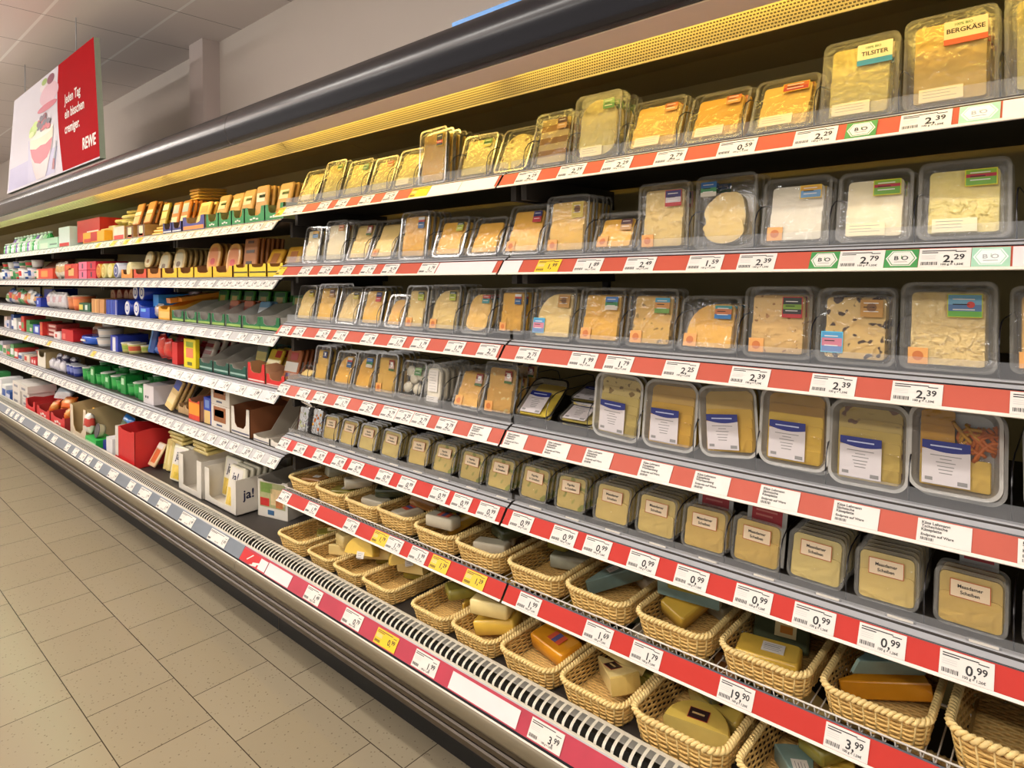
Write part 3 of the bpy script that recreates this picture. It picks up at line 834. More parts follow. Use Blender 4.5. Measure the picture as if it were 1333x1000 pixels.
def platter(n, x, w, h, c1, c2, behind, tilt, what, mesh=None, roll=0, lie=False, y=BASE_Y, labz=.055, labx=-.012, dz=0.0):
    b = MB(); r = .028
    o0 = rrect(w, h, r, 6, 0, h / 2); o1 = rrect(w - .012, h - .012, r * .85, 6, 0, h / 2); o2 = rrect(w - .030, h - .030, r * .7, 6, 0, h / 2)
    b.loft([at_y(o1, -.0004), at_y(o0, .0), at_y(o0, .0022), at_y(o1, .003)], clear('frosted_tray', (236, 232, 224), .42, .15), False, False, smooth=False)
    b.loft([at_y(o1, .0), at_y(o2, .022)], clear('frosted_tray', (236, 232, 224), .42, .15), False, True, smooth=False)
    b.poly(at_y(o1, -.0006), FILM)
    z0 = RED_RAILS[3] + .0485 + dz + .024 * math.sin(math.radians(tilt)) + w * .35 * abs(math.sin(math.radians(roll)))
    root = thing('cheese_platter', b, 'white tray of %s, blue label, %s from left on fourth red shelf' % (what, nth(n)), 'cheese platter', (x, y, z0), (-math.radians(tilt), math.radians(roll), 0), 'cheese platters with blue-topped labels')
    part('cheese_slices', mesh or shingled_mesh(w - .028, h - .026, cheese(c1) if isinstance(c1, tuple) else c1, cheese(c2) if isinstance(c2, tuple) else c2), root, (0, .002, .013))
    part('paper_label', PLAB, root, (labx, -.0016, labz))
    for k in range(1, behind + 1):
        copy_thing(root, (x + R.uniform(-.004, .004), y + .030 * k, z0), (-math.radians(tilt + R.uniform(-1.5, .5)), math.radians(roll + R.uniform(-2, 2)), 0), 'white cheese tray queued behind the %s platter from left, fourth red shelf' % nth(n), 'trays queued behind the %s platter' % nth(n), skip=('paper_label',))
    return root
platter(10, -1.180, .135, .15, (206, 180, 60), (214, 186, 90), 0, 50, 'yellow-green slices lying nearly flat', y=1.395)
platter(11, -1.030, .135, .15, (196, 176, 90), (206, 186, 110), 0, 66, 'dull yellow slices lying flat', y=1.40)
lay = platter(12, -1.025, .13, .14, (196, 176, 90), (206, 186, 110), 0, 72, 'slices lying on another flat tray', y=1.41, dz=.026, roll=0)
platter(13, -.893, .142, .166, (214, 190, 110), spotted((214, 190, 120), (140, 110, 50), 80, .6), 2, 5, 'pale speckled slices', roll=3)
platter(14, -.745, .142, .164, (224, 176, 56), (216, 176, 90), 1, 9, 'bright yellow slices', roll=0)
platter(15, -.600, .140, .160, (222, 178, 60), (220, 184, 100), 3, 10, 'yellow slices tilted to one side', roll=-7)
platter(16, -.458, .142, .166, (226, 186, 64), (206, 160, 70), 2, 9, 'golden folded slices')
platter(17, -.318, .142, .166, (206, 176, 84), spotted((200, 172, 92), (120, 80, 50), 60, .62), 2, 10, 'herb-flecked slices')
platter(18, -.177, .144, .162, YEL, YEL, 2, 10, 'slices and smoked cheese strings', mesh=twist_mesh(.112, .138))
platter(19, -.012, .142, .166, (226, 186, 64), (216, 176, 90), 2, 9, 'yellow slices at the frame edge')

# fifth shelf: small packs with cream labels in a red border
def small_label(w1, w2):
    b = MB(); w, h = .058, .028
    b.box(-w / 2 - .0012, w / 2 + .0012, .0, .0002, -h / 2 - .0012, h / 2 + .0012, mat((198, 96, 50), rough=.5, noise=.03))
    b.box(-w / 2, w / 2, -.0003, .0, -h / 2, h / 2, mat((238, 214, 180), rough=.5, noise=.03))
    b.text(w1, 0, .0020, .0082, INK, y=-.0006, align='CENTER'); b.text(w2, 0, -.0082, .0082, INK, y=-.0006, align='CENTER')
    return b.mesh('cream_label')
LAB_M = small_label('Maasdamer', 'Scheiben'); LAB_P = small_label('Paprika', 'in Scheiben')
def small_pack(n, x, mt, lab, behind, what, h=.105, w=.105, tilt=14, roll=0, card=False, labz=.070):
    z0 = RED_RAILS[4] + .0485 + .020 * math.sin(math.radians(tilt)) + w * .35 * abs(math.sin(math.radians(roll)))
    root = thing('small_cheese_pack', tray(w, h, FILM), 'small pack of %s, cream label, %s from left on fifth red shelf' % (what, nth(n)), 'cheese pack', (x, BASE_Y + .002, z0), (-math.radians(tilt), math.radians(roll), 0), 'small cheese packs on the fifth red shelf')
    b = MB(); o = rrect(w - .016, h - .014, .010, 4, 0, (h - .014) / 2)
    slab(b, o, .0045, .014, mt); slab(b, [(q, z * .60) for q, z in o], .0012, .0044, mt)
    part('cheese_slices', b, root, (0, 0, .006))
    part('cream_label', lab, root, (0, -.0012, labz * h / .105), label='cream label with red border')
    for k in range(1, behind + 1):
        copy_thing(root, (x + R.uniform(-.002, .002), BASE_Y + .002 + .021 * k, z0), (-math.radians(tilt + R.uniform(-1.5, .5)), math.radians(roll + R.uniform(-1.5, 1.5)), 0), 'small cheese pack queued behind the %s front pack from left, fifth red shelf' % nth(n), 'small packs queued in the %s stack' % nth(n), skip=('cream_label',))
    if card:
        c = MB(); c.box(-.043, .043, 0, .002, 0, .148, clear('card_holder', (225, 225, 220), .55, .1)); 
        d = MB(); d.box(-.033, .033, -.0004, .0022, .080, .140, mat((178, 30, 40), rough=.4, noise=.04))
        lines(d, -.026, .026, .133, 1, .012, mat((220, 150, 140)), -.0009, .005); lines(d, -.024, .026, .120, 3, .010, mat((214, 120, 112)), -.0009, .004)
        t = thing('promo_card', c, 'red promotion card in clear holder behind the %s small pack from left' % nth(n), 'card', (x + .006, BASE_Y + .019, z0 + .004), (-math.radians(tilt), math.radians(roll), 0), 'red promotion cards on the fifth red shelf')
        part('red_card', d, t)
HERB = spotted((214, 190, 116), (160, 160, 80), 45, .56); PLAINS = cheese((226, 200, 124)); PLAIN2 = cheese((226, 204, 132)); EMM = cheese((222, 190, 108))
def dark_pack(x, n, look, c, dz=0, yy=BASE_Y, roll=0, tilt=10):
    z0 = RED_RAILS[4] + .053 + dz
    b = MB(); rings = []
    for y, s in ((0, .55), (.004, .92), (.012, 1.0), (.020, .92), (.024, .55)):
        rings.append(at_y([(a * s, .055 + (q - .055) * (s * .3 + .7)) for a, q in rrect(.10, .11, .012, 4, 0, .055)], y))
    b.loft(rings, clear('dark_film', (50, 44, 44), .55, .15, .8, 40))
    t = thing('snack_cheese_pack', b, look, 'cheese pack', (x, yy, z0), (-math.radians(tilt), math.radians(roll), 0))
    c_ = MB()
    for i in range(9):
        u = R.uniform(-.028, .028); v = R.uniform(.025, .085)
        rr = R.uniform(.010, .017)
        rings = [[(u + rr * math.sin(PI * k / 5 + .01) * math.cos(2 * PI * q / 8), .012 - .016 * math.cos(PI * k / 5) * .9, v + rr * math.sin(PI * k / 5 + .01) * math.sin(2 * PI * q / 8)) for q in range(8)] for k in range(6)]
        c_.loft(rings, cheese(R.choice(c)))
    part('cheese_pieces', c_, t)
    return t
dark_pack(-2.405, 1, 'dark-edged snack pack with green and violet pieces at left end of fifth red shelf', [(150, 160, 110), (120, 96, 120), (190, 190, 150)])
dark_pack(-2.395, 1, 'pale snack pack lying on the dark-edged pack, left end of fifth red shelf', [(200, 180, 130), (190, 170, 110)], dz=.125, roll=6, tilt=62)
dark_pack(-2.300, 2, 'orange and yellow snack pack beside the dark-edged pack, fifth red shelf', [(226, 160, 40), (206, 110, 30), (230, 190, 90)])
for n, (x, mt, lab, k, what, card) in enumerate([
        (-2.205, PLAINS, LAB_P, 2, 'plain yellow slices', False), (-2.090, PLAINS, LAB_P, 2, 'plain yellow slices', False), (-1.968, PLAIN2, LAB_P, 3, 'plain yellow slices', False),
        (-1.830, PLAIN2, LAB_P, 3, 'plain yellow slices', False), (-1.680, PLAINS, LAB_P, 3, 'plain yellow slices', False), (-1.553, HERB, LAB_P, 4, 'flecked slices', False),
        (-1.425, HERB, LAB_P, 4, 'flecked slices', False), (-1.305, HERB, LAB_P, 4, 'flecked slices', False), (-1.172, HERB, LAB_P, 4, 'green-flecked slices', False),
        (-1.042, HERB, LAB_P, 5, 'green-flecked slices', False), (-.912, PLAINS, LAB_M, 5, 'plain slices', False), (-.785, PLAINS, LAB_M, 6, 'plain slices', False),
        (-.660, EMM, LAB_M, 2, 'golden slices', True), (-.540, EMM, LAB_M, 1, 'golden slices', True), (-.418, PLAIN2, LAB_M, 6, 'pale holed slices', False),
        (-.288, PLAINS, LAB_M, 7, 'pale yellow slices', False), (-.156, EMM, LAB_M, 2, 'golden slices', True), (-.028, PLAINS, LAB_M, 3, 'pale slices', False)]):
    small_pack(n + 4, x, mt, lab, k, what, card=card, tilt=R.uniform(11, 16), roll=R.uniform(-2, 2), h=.096 if n < 10 else .100, w=.104 if n < 10 else .110)

# wire dividers between the stacks
def divider_mesh(h=.095):
    b = MB()
    pts = []
    for y, z in ((1.3745, 0), (1.3745, .02), (1.376, .04), (1.382, .06), (1.396, .078), (1.42, .09), (1.46, h), (1.60, h), (1.74, h), (1.775, h - .01), (1.785, h - .03), (1.786, 0)):
        pts.append((0, y, z))
    b.tube(pts, .0014, mat((28, 26, 30), rough=.3, noise=0, spec=.7), 5)
    return b.mesh('wire_divider')
DIV = divider_mesh()
DX = {0: [-2.27, -2.11, -1.95, -1.80, -1.655, -1.485, -1.32, -1.175, -1.025, -.862, -.705, -.549, -.402, -.253, -.102],
      1: [-2.25, -2.085, -1.938, -1.78, -1.605, -1.44, -1.282, -1.125, -.97, -.825, -.679, -.526, -.376, -.231, -.082],
      2: [-2.31, -2.16, -2.01, -1.868, -1.742, -1.615, -1.47, -1.326, -1.178, -1.020, -.867, -.719, -.566, -.415, -.262, -.108],
      3: [-2.33, -2.195, -2.05, -1.918, -1.783, -1.65, -1.53, -1.37, -1.222, -1.105, -.968, -.820, -.672, -.528, -.388, -.244, -.093],
      4: [-2.353, -2.253, -2.148, -2.03, -1.90, -1.755, -1.617, -1.49, -1.366, -1.239, -1.107, -.977, -.848, -.722, -.60, -.48, -.353, -.222, -.092]}
for s, L in DX.items():
    for i, x in enumerate(L):
        thing('wire_divider', DIV, 'dark arched wire divider, %s from left on %s' % (nth(i + 1), SHELF_NAME[s]), 'divider', (x, 0, RED_RAILS[s] + .0500), (0, 0, 0), 'wire dividers on the ' + SHELF_NAME[s])

# ------------------------------------------------------------------ price tags in the rails
TAGS = {}
def tag_mesh(kind, w, price, fine):
    key = (kind, round(w, 3), price, fine)
    if key in TAGS: return TAGS[key]
    b = MB(); h = .0405 if kind != 'd' else .043
    base = {'w': CARD, 'd': CARD, 'y': YCARD, 'p': mat((232, 214, 214), rough=.4, noise=.08, scale=12), 't': CARD, 'g': mat((150, 150, 150), rough=.5, noise=.06),
            'b': mat((62, 140, 74), rough=.4, noise=.03), 'f': mat((160, 204, 178), rough=.4, noise=.05), 'r': mat((196, 30, 34), rough=.35, noise=.04)}[kind]
    b.box(-w / 2, w / 2, -.0005, .0003, 0, h, base)
    y = -.0009
    if kind in 'wyd':
        if price:
            big, small = price.split(',')
            s = .0215 if fine else .027
            wb = .0125 * len(big) * (s / .0215)
            x = w / 2 - (.0285 if fine else .033)
            b.text(big, x, .0105, s, INK, y=y, align='RIGHT'); b.text(',', x + .0002, .0105, s, INK, y=y)
            b.text(small, x + .0045, .0165, s * .72, INK, y=y)
        for i in range(2 if fine else 1):
            b.box(-w / 2 + .004, -w / 2 + .004 + (w - .012) * (.80 - .42 * i), y, y + .0001, h - .0052 - .0040 * i - .0009, h - .0052 - .0040 * i + .0009, INK if i < 2 else GREYINK)
        if fine:
            for i in range(3): b.box(-w / 2 + .004, -w / 2 + .004 + w * .28, y, y + .0001, h - .015 - .0035 * i - .0005, h - .015 - .0035 * i + .0005, mat((200, 196, 192)))
            b.box(w / 2 - .022, w / 2 - .007, y, y + .0001, .0322, .0338, INK)
            q = -w / 2 + .004
            for i in range(11):
                t = (.0010, .0016, .0008)[i % 3]; b.box(q, q + t, y, y + .0001, .0045, .0115, INK); q += t + .0011
            if kind != 'y': b.text('100 g = ' + {'0,99': '1,26€', '2,39': '1,59€', '2,29': '1,53€', '2,79': '1,55€'}.get(price, '1,59€'), -w / 2 + w * .43, .0040, .0058, INK, y=y)
        else:
            b.box(-w / 2 + .004, -w / 2 + .004 + w * .35, y, y + .0001, .005, .0095, GREYINK)
            if not price:
                for q, hh in ((.031, .015), (.023, .010), (.017, .010)): b.box(w / 2 - q, w / 2 - q + .0035, y, y + .0001, .026 - hh, .026, INK)
    elif kind == 't':
        L = price.split('|')
        for i, s in enumerate(L): b.text(s, -w / 2 + .006, h - .0085 - .0062 * i - (.0022 if i == 3 else 0), .0072 if i < 3 else .0064, INK, y=y)
        q = -w / 2 + .006
        for i in range(9):
            t = (.0010, .0016, .0008)[i % 3]; b.box(q, q + t, y, y + .0001, .0035, .0085, INK); q += t + .0011
    elif kind in 'bf':
        pw = min(w * .46, .030); ph = .0165; c = h / 2
        hexa = lambda k: [(-pw * k, c), (-pw * .62 * k, c - ph * k), (pw * .62 * k, c - ph * k), (pw * k, c), (pw * .62 * k, c + ph * k), (-pw * .62 * k, c + ph * k)]
        wh = CARD if kind == 'b' else mat((226, 234, 230)); gr = base
        for i, (k, mt) in enumerate(((1.0, wh), (.90, gr), (.84, wh))): b.poly([(x, y - .0002 * i, z) for x, z in hexa(k)], mt)
        b.text('B O', 0, c - .0040, .0125, mat((60, 60, 60)) if kind == 'b' else mat((170, 170, 170)), y=y - .0008, align='CENTER', sx=1.1)
        b.text('i', .0006, c - .0010, .0105, mat((90, 160, 70)) if kind == 'b' else mat((180, 200, 180)), y=y - .0008, align='CENTER')
        b.box(-.010, .010, y - .0009, y - .0008, c - .0088, c - .0078, GREYINK)
    elif kind == 'r':
        for pts in ([(-.05, .012), (-.02, .034), (-.012, .034), (-.045, .010)], [(.0, .004), (.07, .020), (.07, .026), (.0, .012)], [(-.02, .0), (.03, .012), (.03, .004), (.0, .0)]):
            b.poly([(x * w / .19, y, z) for x, z in pts], CARD)
        b.box(w * .22, w * .5, y - .0003, y - .0001, .002, h - .002, mat((232, 214, 214), rough=.4, noise=.08, scale=12))
    TAGS[key] = b.mesh('price_tag')
    return TAGS[key]
SLOPE = math.atan2(.0275, .037)
def put_tag(kind, x0, x1, price, zrail, where, n, fine=True, deck=False, grp=None):
    w = x1 - x0
    if deck:
        ang = math.atan2(.028, .042); loc = ((x0 + x1) / 2, 1.150 - .0014 * math.cos(ang) + .003 * math.sin(ang), EYE - 1.104 + .0014 * math.sin(ang) + .003 * math.cos(ang))
    else:
        ang = SLOPE; loc = ((x0 + x1) / 2, 1.3065 - .0013 * math.cos(ang) + .0032 * math.sin(ang), zrail + .0013 * math.sin(ang) + .0032 * math.cos(ang))
    what = {'w': 'white price tag', 'd': 'white price tag', 'y': 'yellow price tag', 'p': 'blank pale card', 't': 'white text tag', 'g': 'grey insert', 'b': 'green organic tag with white hexagon', 'f': 'faded green organic tag', 'r': 'red leaflet with white streaks'}[kind]
    pr = ' reading ' + price if (kind in 'wyd' and price) else ''
    return thing('price_tag', tag_mesh(kind, w, price, fine), '%s%s, %s from left on the %s' % (what, pr, nth(n), where), 'price tag', loc, (-ang, 0, 0), 'tags on the ' + where)
RT = {
0: [('y', -2.45, -2.40, ''), ('w', -2.399, -2.32, ''), ('w', -2.318, -2.248, ''), ('w', -2.145, -2.072, '2,19'), ('w', -2.027, -1.955, '2,49'), ('w', -1.88, -1.809, '1,99'), ('w', -1.745, -1.68, '2,29'), ('y', -1.605, -1.516, ''), ('p', -1.514, -1.378, ''), ('p', -1.376, -1.229, ''),
    ('w', -1.154, -1.075, '2,29'), ('w', -1.009, -.927, '2,39'), ('w', -.874, -.793, '2,29'), ('w', -.73, -.654, '2,79'), ('w', -.58, -.498, '0,59'), ('w', -.423, -.345, '2,29'), ('b', -.33, -.278, ''), ('w', -.241, -.164, '2,39'), ('f', -.154, -.098, ''), ('p', -.095, .01, '')],
1: [('y', -2.46, -2.40, ''), ('w', -2.282, -2.205, '2,29'), ('w', -2.14, -2.065, '2,29'), ('w', -2.003, -1.926, '2,29'), ('w', -1.876, -1.80, '1,99'), ('w', -1.754, -1.675, '2,29'), ('w', -1.564, -1.485, '1,79'), ('p', -1.48, -1.24, ''),
    ('p', -1.213, -1.143, ''), ('y', -1.086, -1.009, '1,99'), ('w', -.96, -.879, '1,89'), ('w', -.813, -.734, '2,49'), ('w', -.652, -.573, '1,59'), ('w', -.539, -.462, '2,39'), ('b', -.396, -.3445, ''), ('w', -.344, -.2685, '2,79'), ('b', -.268, -.2155, ''), ('w', -.215, -.1395, '2,29'), ('f', -.139, -.087, ''), ('p', -.084, .01, '')],
2: [('w', -2.442, -2.366, '2,79'), ('w', -2.334, -2.258, '2,29'), ('w', -2.165, -2.088, '2,79'), ('w', -2.05, -1.972, '1,99'), ('w', -1.876, -1.798, '1,99'), ('w', -1.722, -1.645, '1,99'), ('w', -1.607, -1.528, '1,79'), ('w', -1.447, -1.368, '1,99'), ('w', -1.309, -1.230, '2,75'),
    ('w', -1.159, -1.081, '2,75'), ('w', -.979, -.899, '1,99'), ('w', -.874, -.797, '1,79'), ('w', -.714, -.632, '2,25'), ('w', -.558, -.477, '2,39'), ('w', -.397, -.318, '2,39'), ('w', -.259, -.182, '2,39'), ('w', -.09, -.012, '2,39')],
3: [('w', -2.462, -2.385, '1,99'), ('w', -2.311, -2.232, '1,99'), ('w', -2.19, -2.112, '1,99'), ('w', -2.042, -1.964, '1,79'), ('w', -1.89, -1.812, '2,29'), ('w', -1.77, -1.692, '2,79'), ('w', -1.689, -1.611, '2,29'), ('w', -1.608, -1.53, '2,79'), ('w', -1.49, -1.41, '2,79'), ('t', -1.346, -1.268, 0),
    ('t', -1.208, -1.132, 0), ('t', -1.065, -.987, 0), ('t', -.938, -.858, 0), ('t', -.78, -.699, 1), ('t', -.645, -.564, 1), ('t', -.500, -.422, 2), ('t', -.360, -.282, 3), ('t', -.222, -.143, 4), ('t', -.082, -.004, 4)],
4: [('w', a, a + .0765, '0,99') for a in (-2.46, -2.336, -2.195, -2.068, -1.962, -1.80, -1.68, -1.524, -1.425, -1.316, -1.189, -1.044, -.941, -.813, -.691, -.554, -.435, -.318, -.191, -.060)],
5: [('w', -2.458, -2.382, '1,99'), ('w', -2.254, -2.177, '1,99'), ('w', -1.995, -1.918, '1,49'), ('y', -1.827, -1.75, '1,79'), ('w', -1.749, -1.671, '1,79'), ('w', -1.628, -1.549, '1,99'), ('y', -1.527, -1.447, '1,29'), ('y', -1.375, -1.292, '1,29'),
    ('w', -1.165, -1.089, '1,99'), ('w', -.943, -.863, '1,69'), ('w', -.807, -.73, '1,79'), ('w', -.592, -.517, '19,90'), ('w', -.379, -.303, '3,99')]}
TXT = ['Käse Lehmann|Käseplatte|Italienisch|Endpreis auf Ware', 'Käse Lehmann|Käseplatte|Württemberg|Endpreis auf Ware', 'Käse Lehmann|Sächsische|Käseplatte|Endpreis auf Ware', 'Käse Lehmann|Sächsische|Käseplatte|Endpreis auf Ware', 'Käse Lehmann|Tschechische|Käseplatte|Endpreis auf Ware']
RAILN = ['top red rail', 'second red rail', 'third red rail', 'fourth red rail', 'fifth red rail', 'basket shelf rail']
for s, L in RT.items():
    z = RED_RAILS[s] if s < 5 else BASKET_RAIL
    for i, (k, a, c, p) in enumerate(L):
        put_tag(k, a, c, TXT[p] if k == 't' else p, z, RAILN[s], i + 1, True)
DK = [('r', -2.462, -2.27, ''), ('p', -2.266, -2.10, ''), ('d', -1.998, -1.905, '1,49'), ('d', -1.77, -1.675, '0,79'), ('y', -1.60, -1.50, '0,99'), ('d', -1.423, -1.325, '1,99'), ('p', -1.27, -1.03, ''), ('d', -.994, -.897, '3,99')]
for i, (k, a, c, p) in enumerate(DK): put_tag(k, a, c, p, 0, 'pink deck strip', i + 1, True, True)
# grey-railed run: tags crowd together, readable only near the cheese
GRN = ['top grey rail', 'second grey rail', 'third grey rail', 'fourth grey rail', 'fifth grey rail']
NEAR = {0: ['1,79', '1,79', '1,99', '1,99', '1,99'], 1: ['1,49', '1,49', '1,49', '1,49', '2,49', '2,49'], 2: ['1,99', '1,79', '1,79'], 3: ['1,99', '1,89', '1,49', '1,49'], 4: ['1,99', '1,69', '0,99', '0,99', '0,99', '1,49', '1,69']}
FAR = []
for s in range(5):
    x = XJ - .012; L = []; i = 0
    while x > -9.0:
        w = R.choice((.072, .076, .080)); g = R.choice((.006, .02, .035, .05)) if s != 1 or i > 4 else .004
        if s in (2, 3) and i < 9: g = R.choice((.05, .06, .075))
        if abs((XJ - x + w / 2) % BAY) < .06 and i > 0: x -= .03
        k = 'w'
        if s == 0 and -4.5 < x < -3.9 and i % 2: k = 'y'
        if R.random() < .03: k = 'y'
        p = NEAR[s][i] if i < len(NEAR[s]) else ''
        if p: k = 'w'
        L.append((k, x - w, x, p)); x -= w + g; i += 1
    for i, (k, a, c, p) in enumerate(L):
        if i >= 33:                # beyond this the tags are a few pixels each
            FAR.append((k, a, c, GREY_RAILS[s])); continue
        t = put_tag(k, a, c, p, GREY_RAILS[s], GRN[s], i + 1, False)
        t['label'] = '%s%s, %s from right on the %s' % ('yellow price tag' if k == 'y' else 'white price tag', ' reading ' + p if p else '', nth(i + 1), GRN[s])
for i, (a, c, p) in enumerate([(-2.76, -2.60, '1,69'), (-3.06, -2.92, '1,49'), (-3.33, -3.20, '1,49'), (-3.58, -3.44, '1,49'), (-3.74, -3.66, ''), (-4.05, -3.92, '1,49'), (-4.28, -4.19, ''), (-4.46, -4.37, ''), (-4.58, -4.49, ''), (-4.73, -4.64, ''), (-4.90, -4.82, ''), (-5.22, -5.12, ''), (-5.42, -5.31, ''), (-5.70, -5.58, ''), (-6.14, -6.04, ''), (-6.30, -6.21, ''), (-6.46, -6.37, ''), (-6.62, -6.53, '')]):
    t = put_tag('d', a, c, p, 0, 'slate-grey deck strip', i + 1, bool(p), True)
    t['label'] = 'white price tag%s, %s from right on the slate-grey deck strip' % (' reading ' + p if p else '', nth(i + 1))

b = MB(); sa, ca = math.sin(SLOPE), math.cos(SLOPE)
for k, a, c, z in FAR:
    src = tag_mesh(k, c - a, '', False)
    n = len(b.v)
    for v in src.vertices:
        b.v.append((v.co.x + (a + c) / 2, 1.3065 - .0013 * ca + .0032 * sa + v.co.y * ca + v.co.z * sa, z + .0013 * sa + .0032 * ca - v.co.y * sa + v.co.z * ca))
    for f in src.polygons: b.face([n + i for i in f.vertices], src.materials[f.material_index])
t = thing('distant_price_tags', b, 'far row of tiny white price tags at the far left end of the grey rails', 'price tags'); t['kind'] = 'stuff'

# ------------------------------------------------------------------ wicker baskets
WICK = mat((216, 176, 104), rough=0.5, noise=0.34, scale=160, spec=0.4)
WICK2 = mat((236, 204, 138), rough=0.5, noise=0.25, scale=140, spec=0.4)
def rr_path(w, l, r, n):
    """n points evenly spaced on a rounded rectangle (x, y), plus outward normals"""
    segs = [('l', (-w / 2 + r, -l / 2), (w / 2 - r, -l / 2)), ('a', (w / 2 - r, -l / 2 + r), 270), ('l', (w / 2, -l / 2 + r), (w / 2, l / 2 - r)), ('a', (w / 2 - r, l / 2 - r), 0),
            ('l', (w / 2 - r, l / 2), (-w / 2 + r, l / 2)), ('a', (-w / 2 + r, l / 2 - r), 90), ('l', (-w / 2, l / 2 - r), (-w / 2, -l / 2 + r)), ('a', (-w / 2 + r, -l / 2 + r), 180)]
    lens = [math.dist(s[1], s[2]) if s[0] == 'l' else PI / 2 * r for s in segs]
    tot = sum(lens); out = []
    for i in range(n):
        d = tot * i / n
        for s, L in zip(segs, lens):
            if d <= L:
                t = d / L
                if s[0] == 'l':
                    p = (s[1][0] + (s[2][0] - s[1][0]) * t, s[1][1] + (s[2][1] - s[1][1]) * t)
                    dx, dy = (s[2][0] - s[1][0]) / L, (s[2][1] - s[1][1]) / L
                    out.append((p[0], p[1], dy, -dx))
                else:
                    a = math.radians(s[2] + 90 * t)
                    out.append((s[1][0] + r * math.cos(a), s[1][1] + r * math.sin(a), math.cos(a), math.sin(a)))
                break
            d -= L
    return out
BW, BL, BH = .198, .300, .066
def basket_meshes():
    wall = MB(); N = 120; K = 11
    for k in range(K):
        z = .006 + k * (BH - .016) / (K - 1)
        q = 1 - .11 * (1 - z / BH)
        P = rr_path(BW * q - .008, BL * q - .008, .035 * q, N)
        pts = []
        for i, (x, y, nx, ny) in enumerate(P):
            o = .0021 * math.sin(i * PI / 3 + k * PI)
            pts.append((x + nx * o, y + ny * o, z + .0008 * math.sin(i * .7 + k)))
        wall.tube(pts, .0018, WICK, 4, True, .0030)
    P0 = rr_path(BW * .90 - .008, BL * .90 - .008, .03, 40); P1 = rr_path(BW - .008, BL - .008, .035, 40)
    for a, c in zip(P0, P1): wall.tube([(a[0], a[1], .002), (c[0], c[1], BH - .006)], .0017, WICK2, 4)
    rim = MB(); N = 264; tw = 44
    P = rr_path(BW - .008, BL - .008, .036, N)
    for s in (0, 1):
        pts = []
        for i, (x, y, nx, ny) in enumerate(P):
            a = 2 * PI * tw * i / N + PI * s
            o = .0042 * math.cos(a)
            pts.append((x + nx * o, y + ny * o, BH - .003 + .0042 * math.sin(a)))
        rim.tube(pts, .0040, WICK2, 5, True)
    base = MB()
    w, l = BW * .89 - .01, BL * .89 - .01
    P = rr_path(w, l, .03, 32)
    base.loft([[(x, y, .0015) for x, y, _, _ in P], [(x, y, .0045) for x, y, _, _ in P]], mat((196, 160, 96), rough=.55, noise=.25, scale=120), True, True, False)
    n = 26
    for i in range(n):
        yy = -l / 2 + .012 + (l - .024) * i / (n - 1)
        pts = [(-w / 2 + .006 + (w - .012) * k / 18, yy, .0056 + .0016 * math.sin(k * PI / 1.5 + i * PI)) for k in range(19)]
        base.tube(pts, .0028, WICK, 4)
    return wall.mesh('basket_wall'), rim.mesh('braided_rim'), base.mesh('basket_floor')
BWALL, BRIM, BBASE = basket_meshes()
def basket(x, y, z, label, group, rz=0, sc=(1, 1, 1)):
    o = tag(link('wicker_basket', None, (x, y, z), (0, 0, rz)), label, 'basket', group)
    o.scale = sc
    part('woven_wall', BWALL, o); part('braided_rim', BRIM, o); part('basket_floor', BBASE, o)
    return o
# cheese pieces for the baskets
def wedge_mesh(L, W_, H, body, rind, curve=4):
    """a cake-slice of cheese: point at -L/2, curved rind at +L/2"""
    b = MB()
    o = [(-L / 2, 0.0)]
    a0 = math.atan2(W_ / 2, L)
    rr = math.hypot(L, W_ / 2)
    arc = [(-L / 2 + rr * math.cos(a), rr * math.sin(a)) for a in [(-a0 + 2 * a0 * k / curve) for k in range(curve + 1)]]
    e = .003
    o = [(-L / 2, -e), ] + arc + [(-L / 2, e)]
    ins = [(x * .965 + .0, y * .94) for x, y in o]
    rings = [[(x, y, 0) for x, y in ins], [(x, y, e) for x, y in o], [(x, y, H - e) for x, y in o], [(x, y, H) for x, y in ins]]
    n = len(b.v); k = len(o)
    for r in rings: b.v += r
    for a in range(3):
        for i in range(k):
            j = (i + 1) % k
            mt = rind if 1 <= i <= curve else body
            b.face((n + a * k + i, n + a * k + j, n + (a + 1) * k + j, n + (a + 1) * k + i), mt)
    b.face([n + i for i in reversed(range(k))], rind); b.face([n + 3 * k + i for i in range(k)], body)
    return b.mesh('cheese_piece')
def block_mesh(L, W_, H, body, rind=None, e=.005):
    b = MB(); rind = rind or body
    o = rrect(L, W_, e * 1.6, 3)
    rings = []
    for z, s in ((0, e), (e, 0), (H - e, 0), (H, e)):
        rings.append([(x * (1 - 2 * s / L), y * (1 - 2 * s / W_), z + .0015 * math.sin(x * 60 + y * 40)) for x, y in o])
    b.loft(rings, body, True, True, smooth=True)
    return b.mesh('cheese_piece')
def half_wheel(rad, H, body, rind):
    b = MB(); n = 14
    o = [(rad * math.cos(PI * k / n), rad * math.sin(PI * k / n)) for k in range(n + 1)]
    rings = []
    for z, s in ((0, .94), (H * .2, 1.0), (H * .8, 1.0), (H, .94)): rings.append([(x * s, y * s, z) for x, y in o])
    m0 = len(b.v); b.loft(rings, rind, False, False, True, closed=False)
    k = n + 1
    b.face([m0 + i for i in reversed(range(k))], rind); b.face([m0 + 3 * k + i for i in range(k)], rind)
    b.face([m0, m0 + k, m0 + 2 * k, m0 + 3 * k, m0 + 3 * k + n, m0 + 2 * k + n, m0 + k + n, m0 + n], body)
    return b.mesh('cheese_piece')
GLOSSY = lambda c, n=.12: mat(c, rough=.22, noise=n, scale=24, bump=.25, coat=.5)
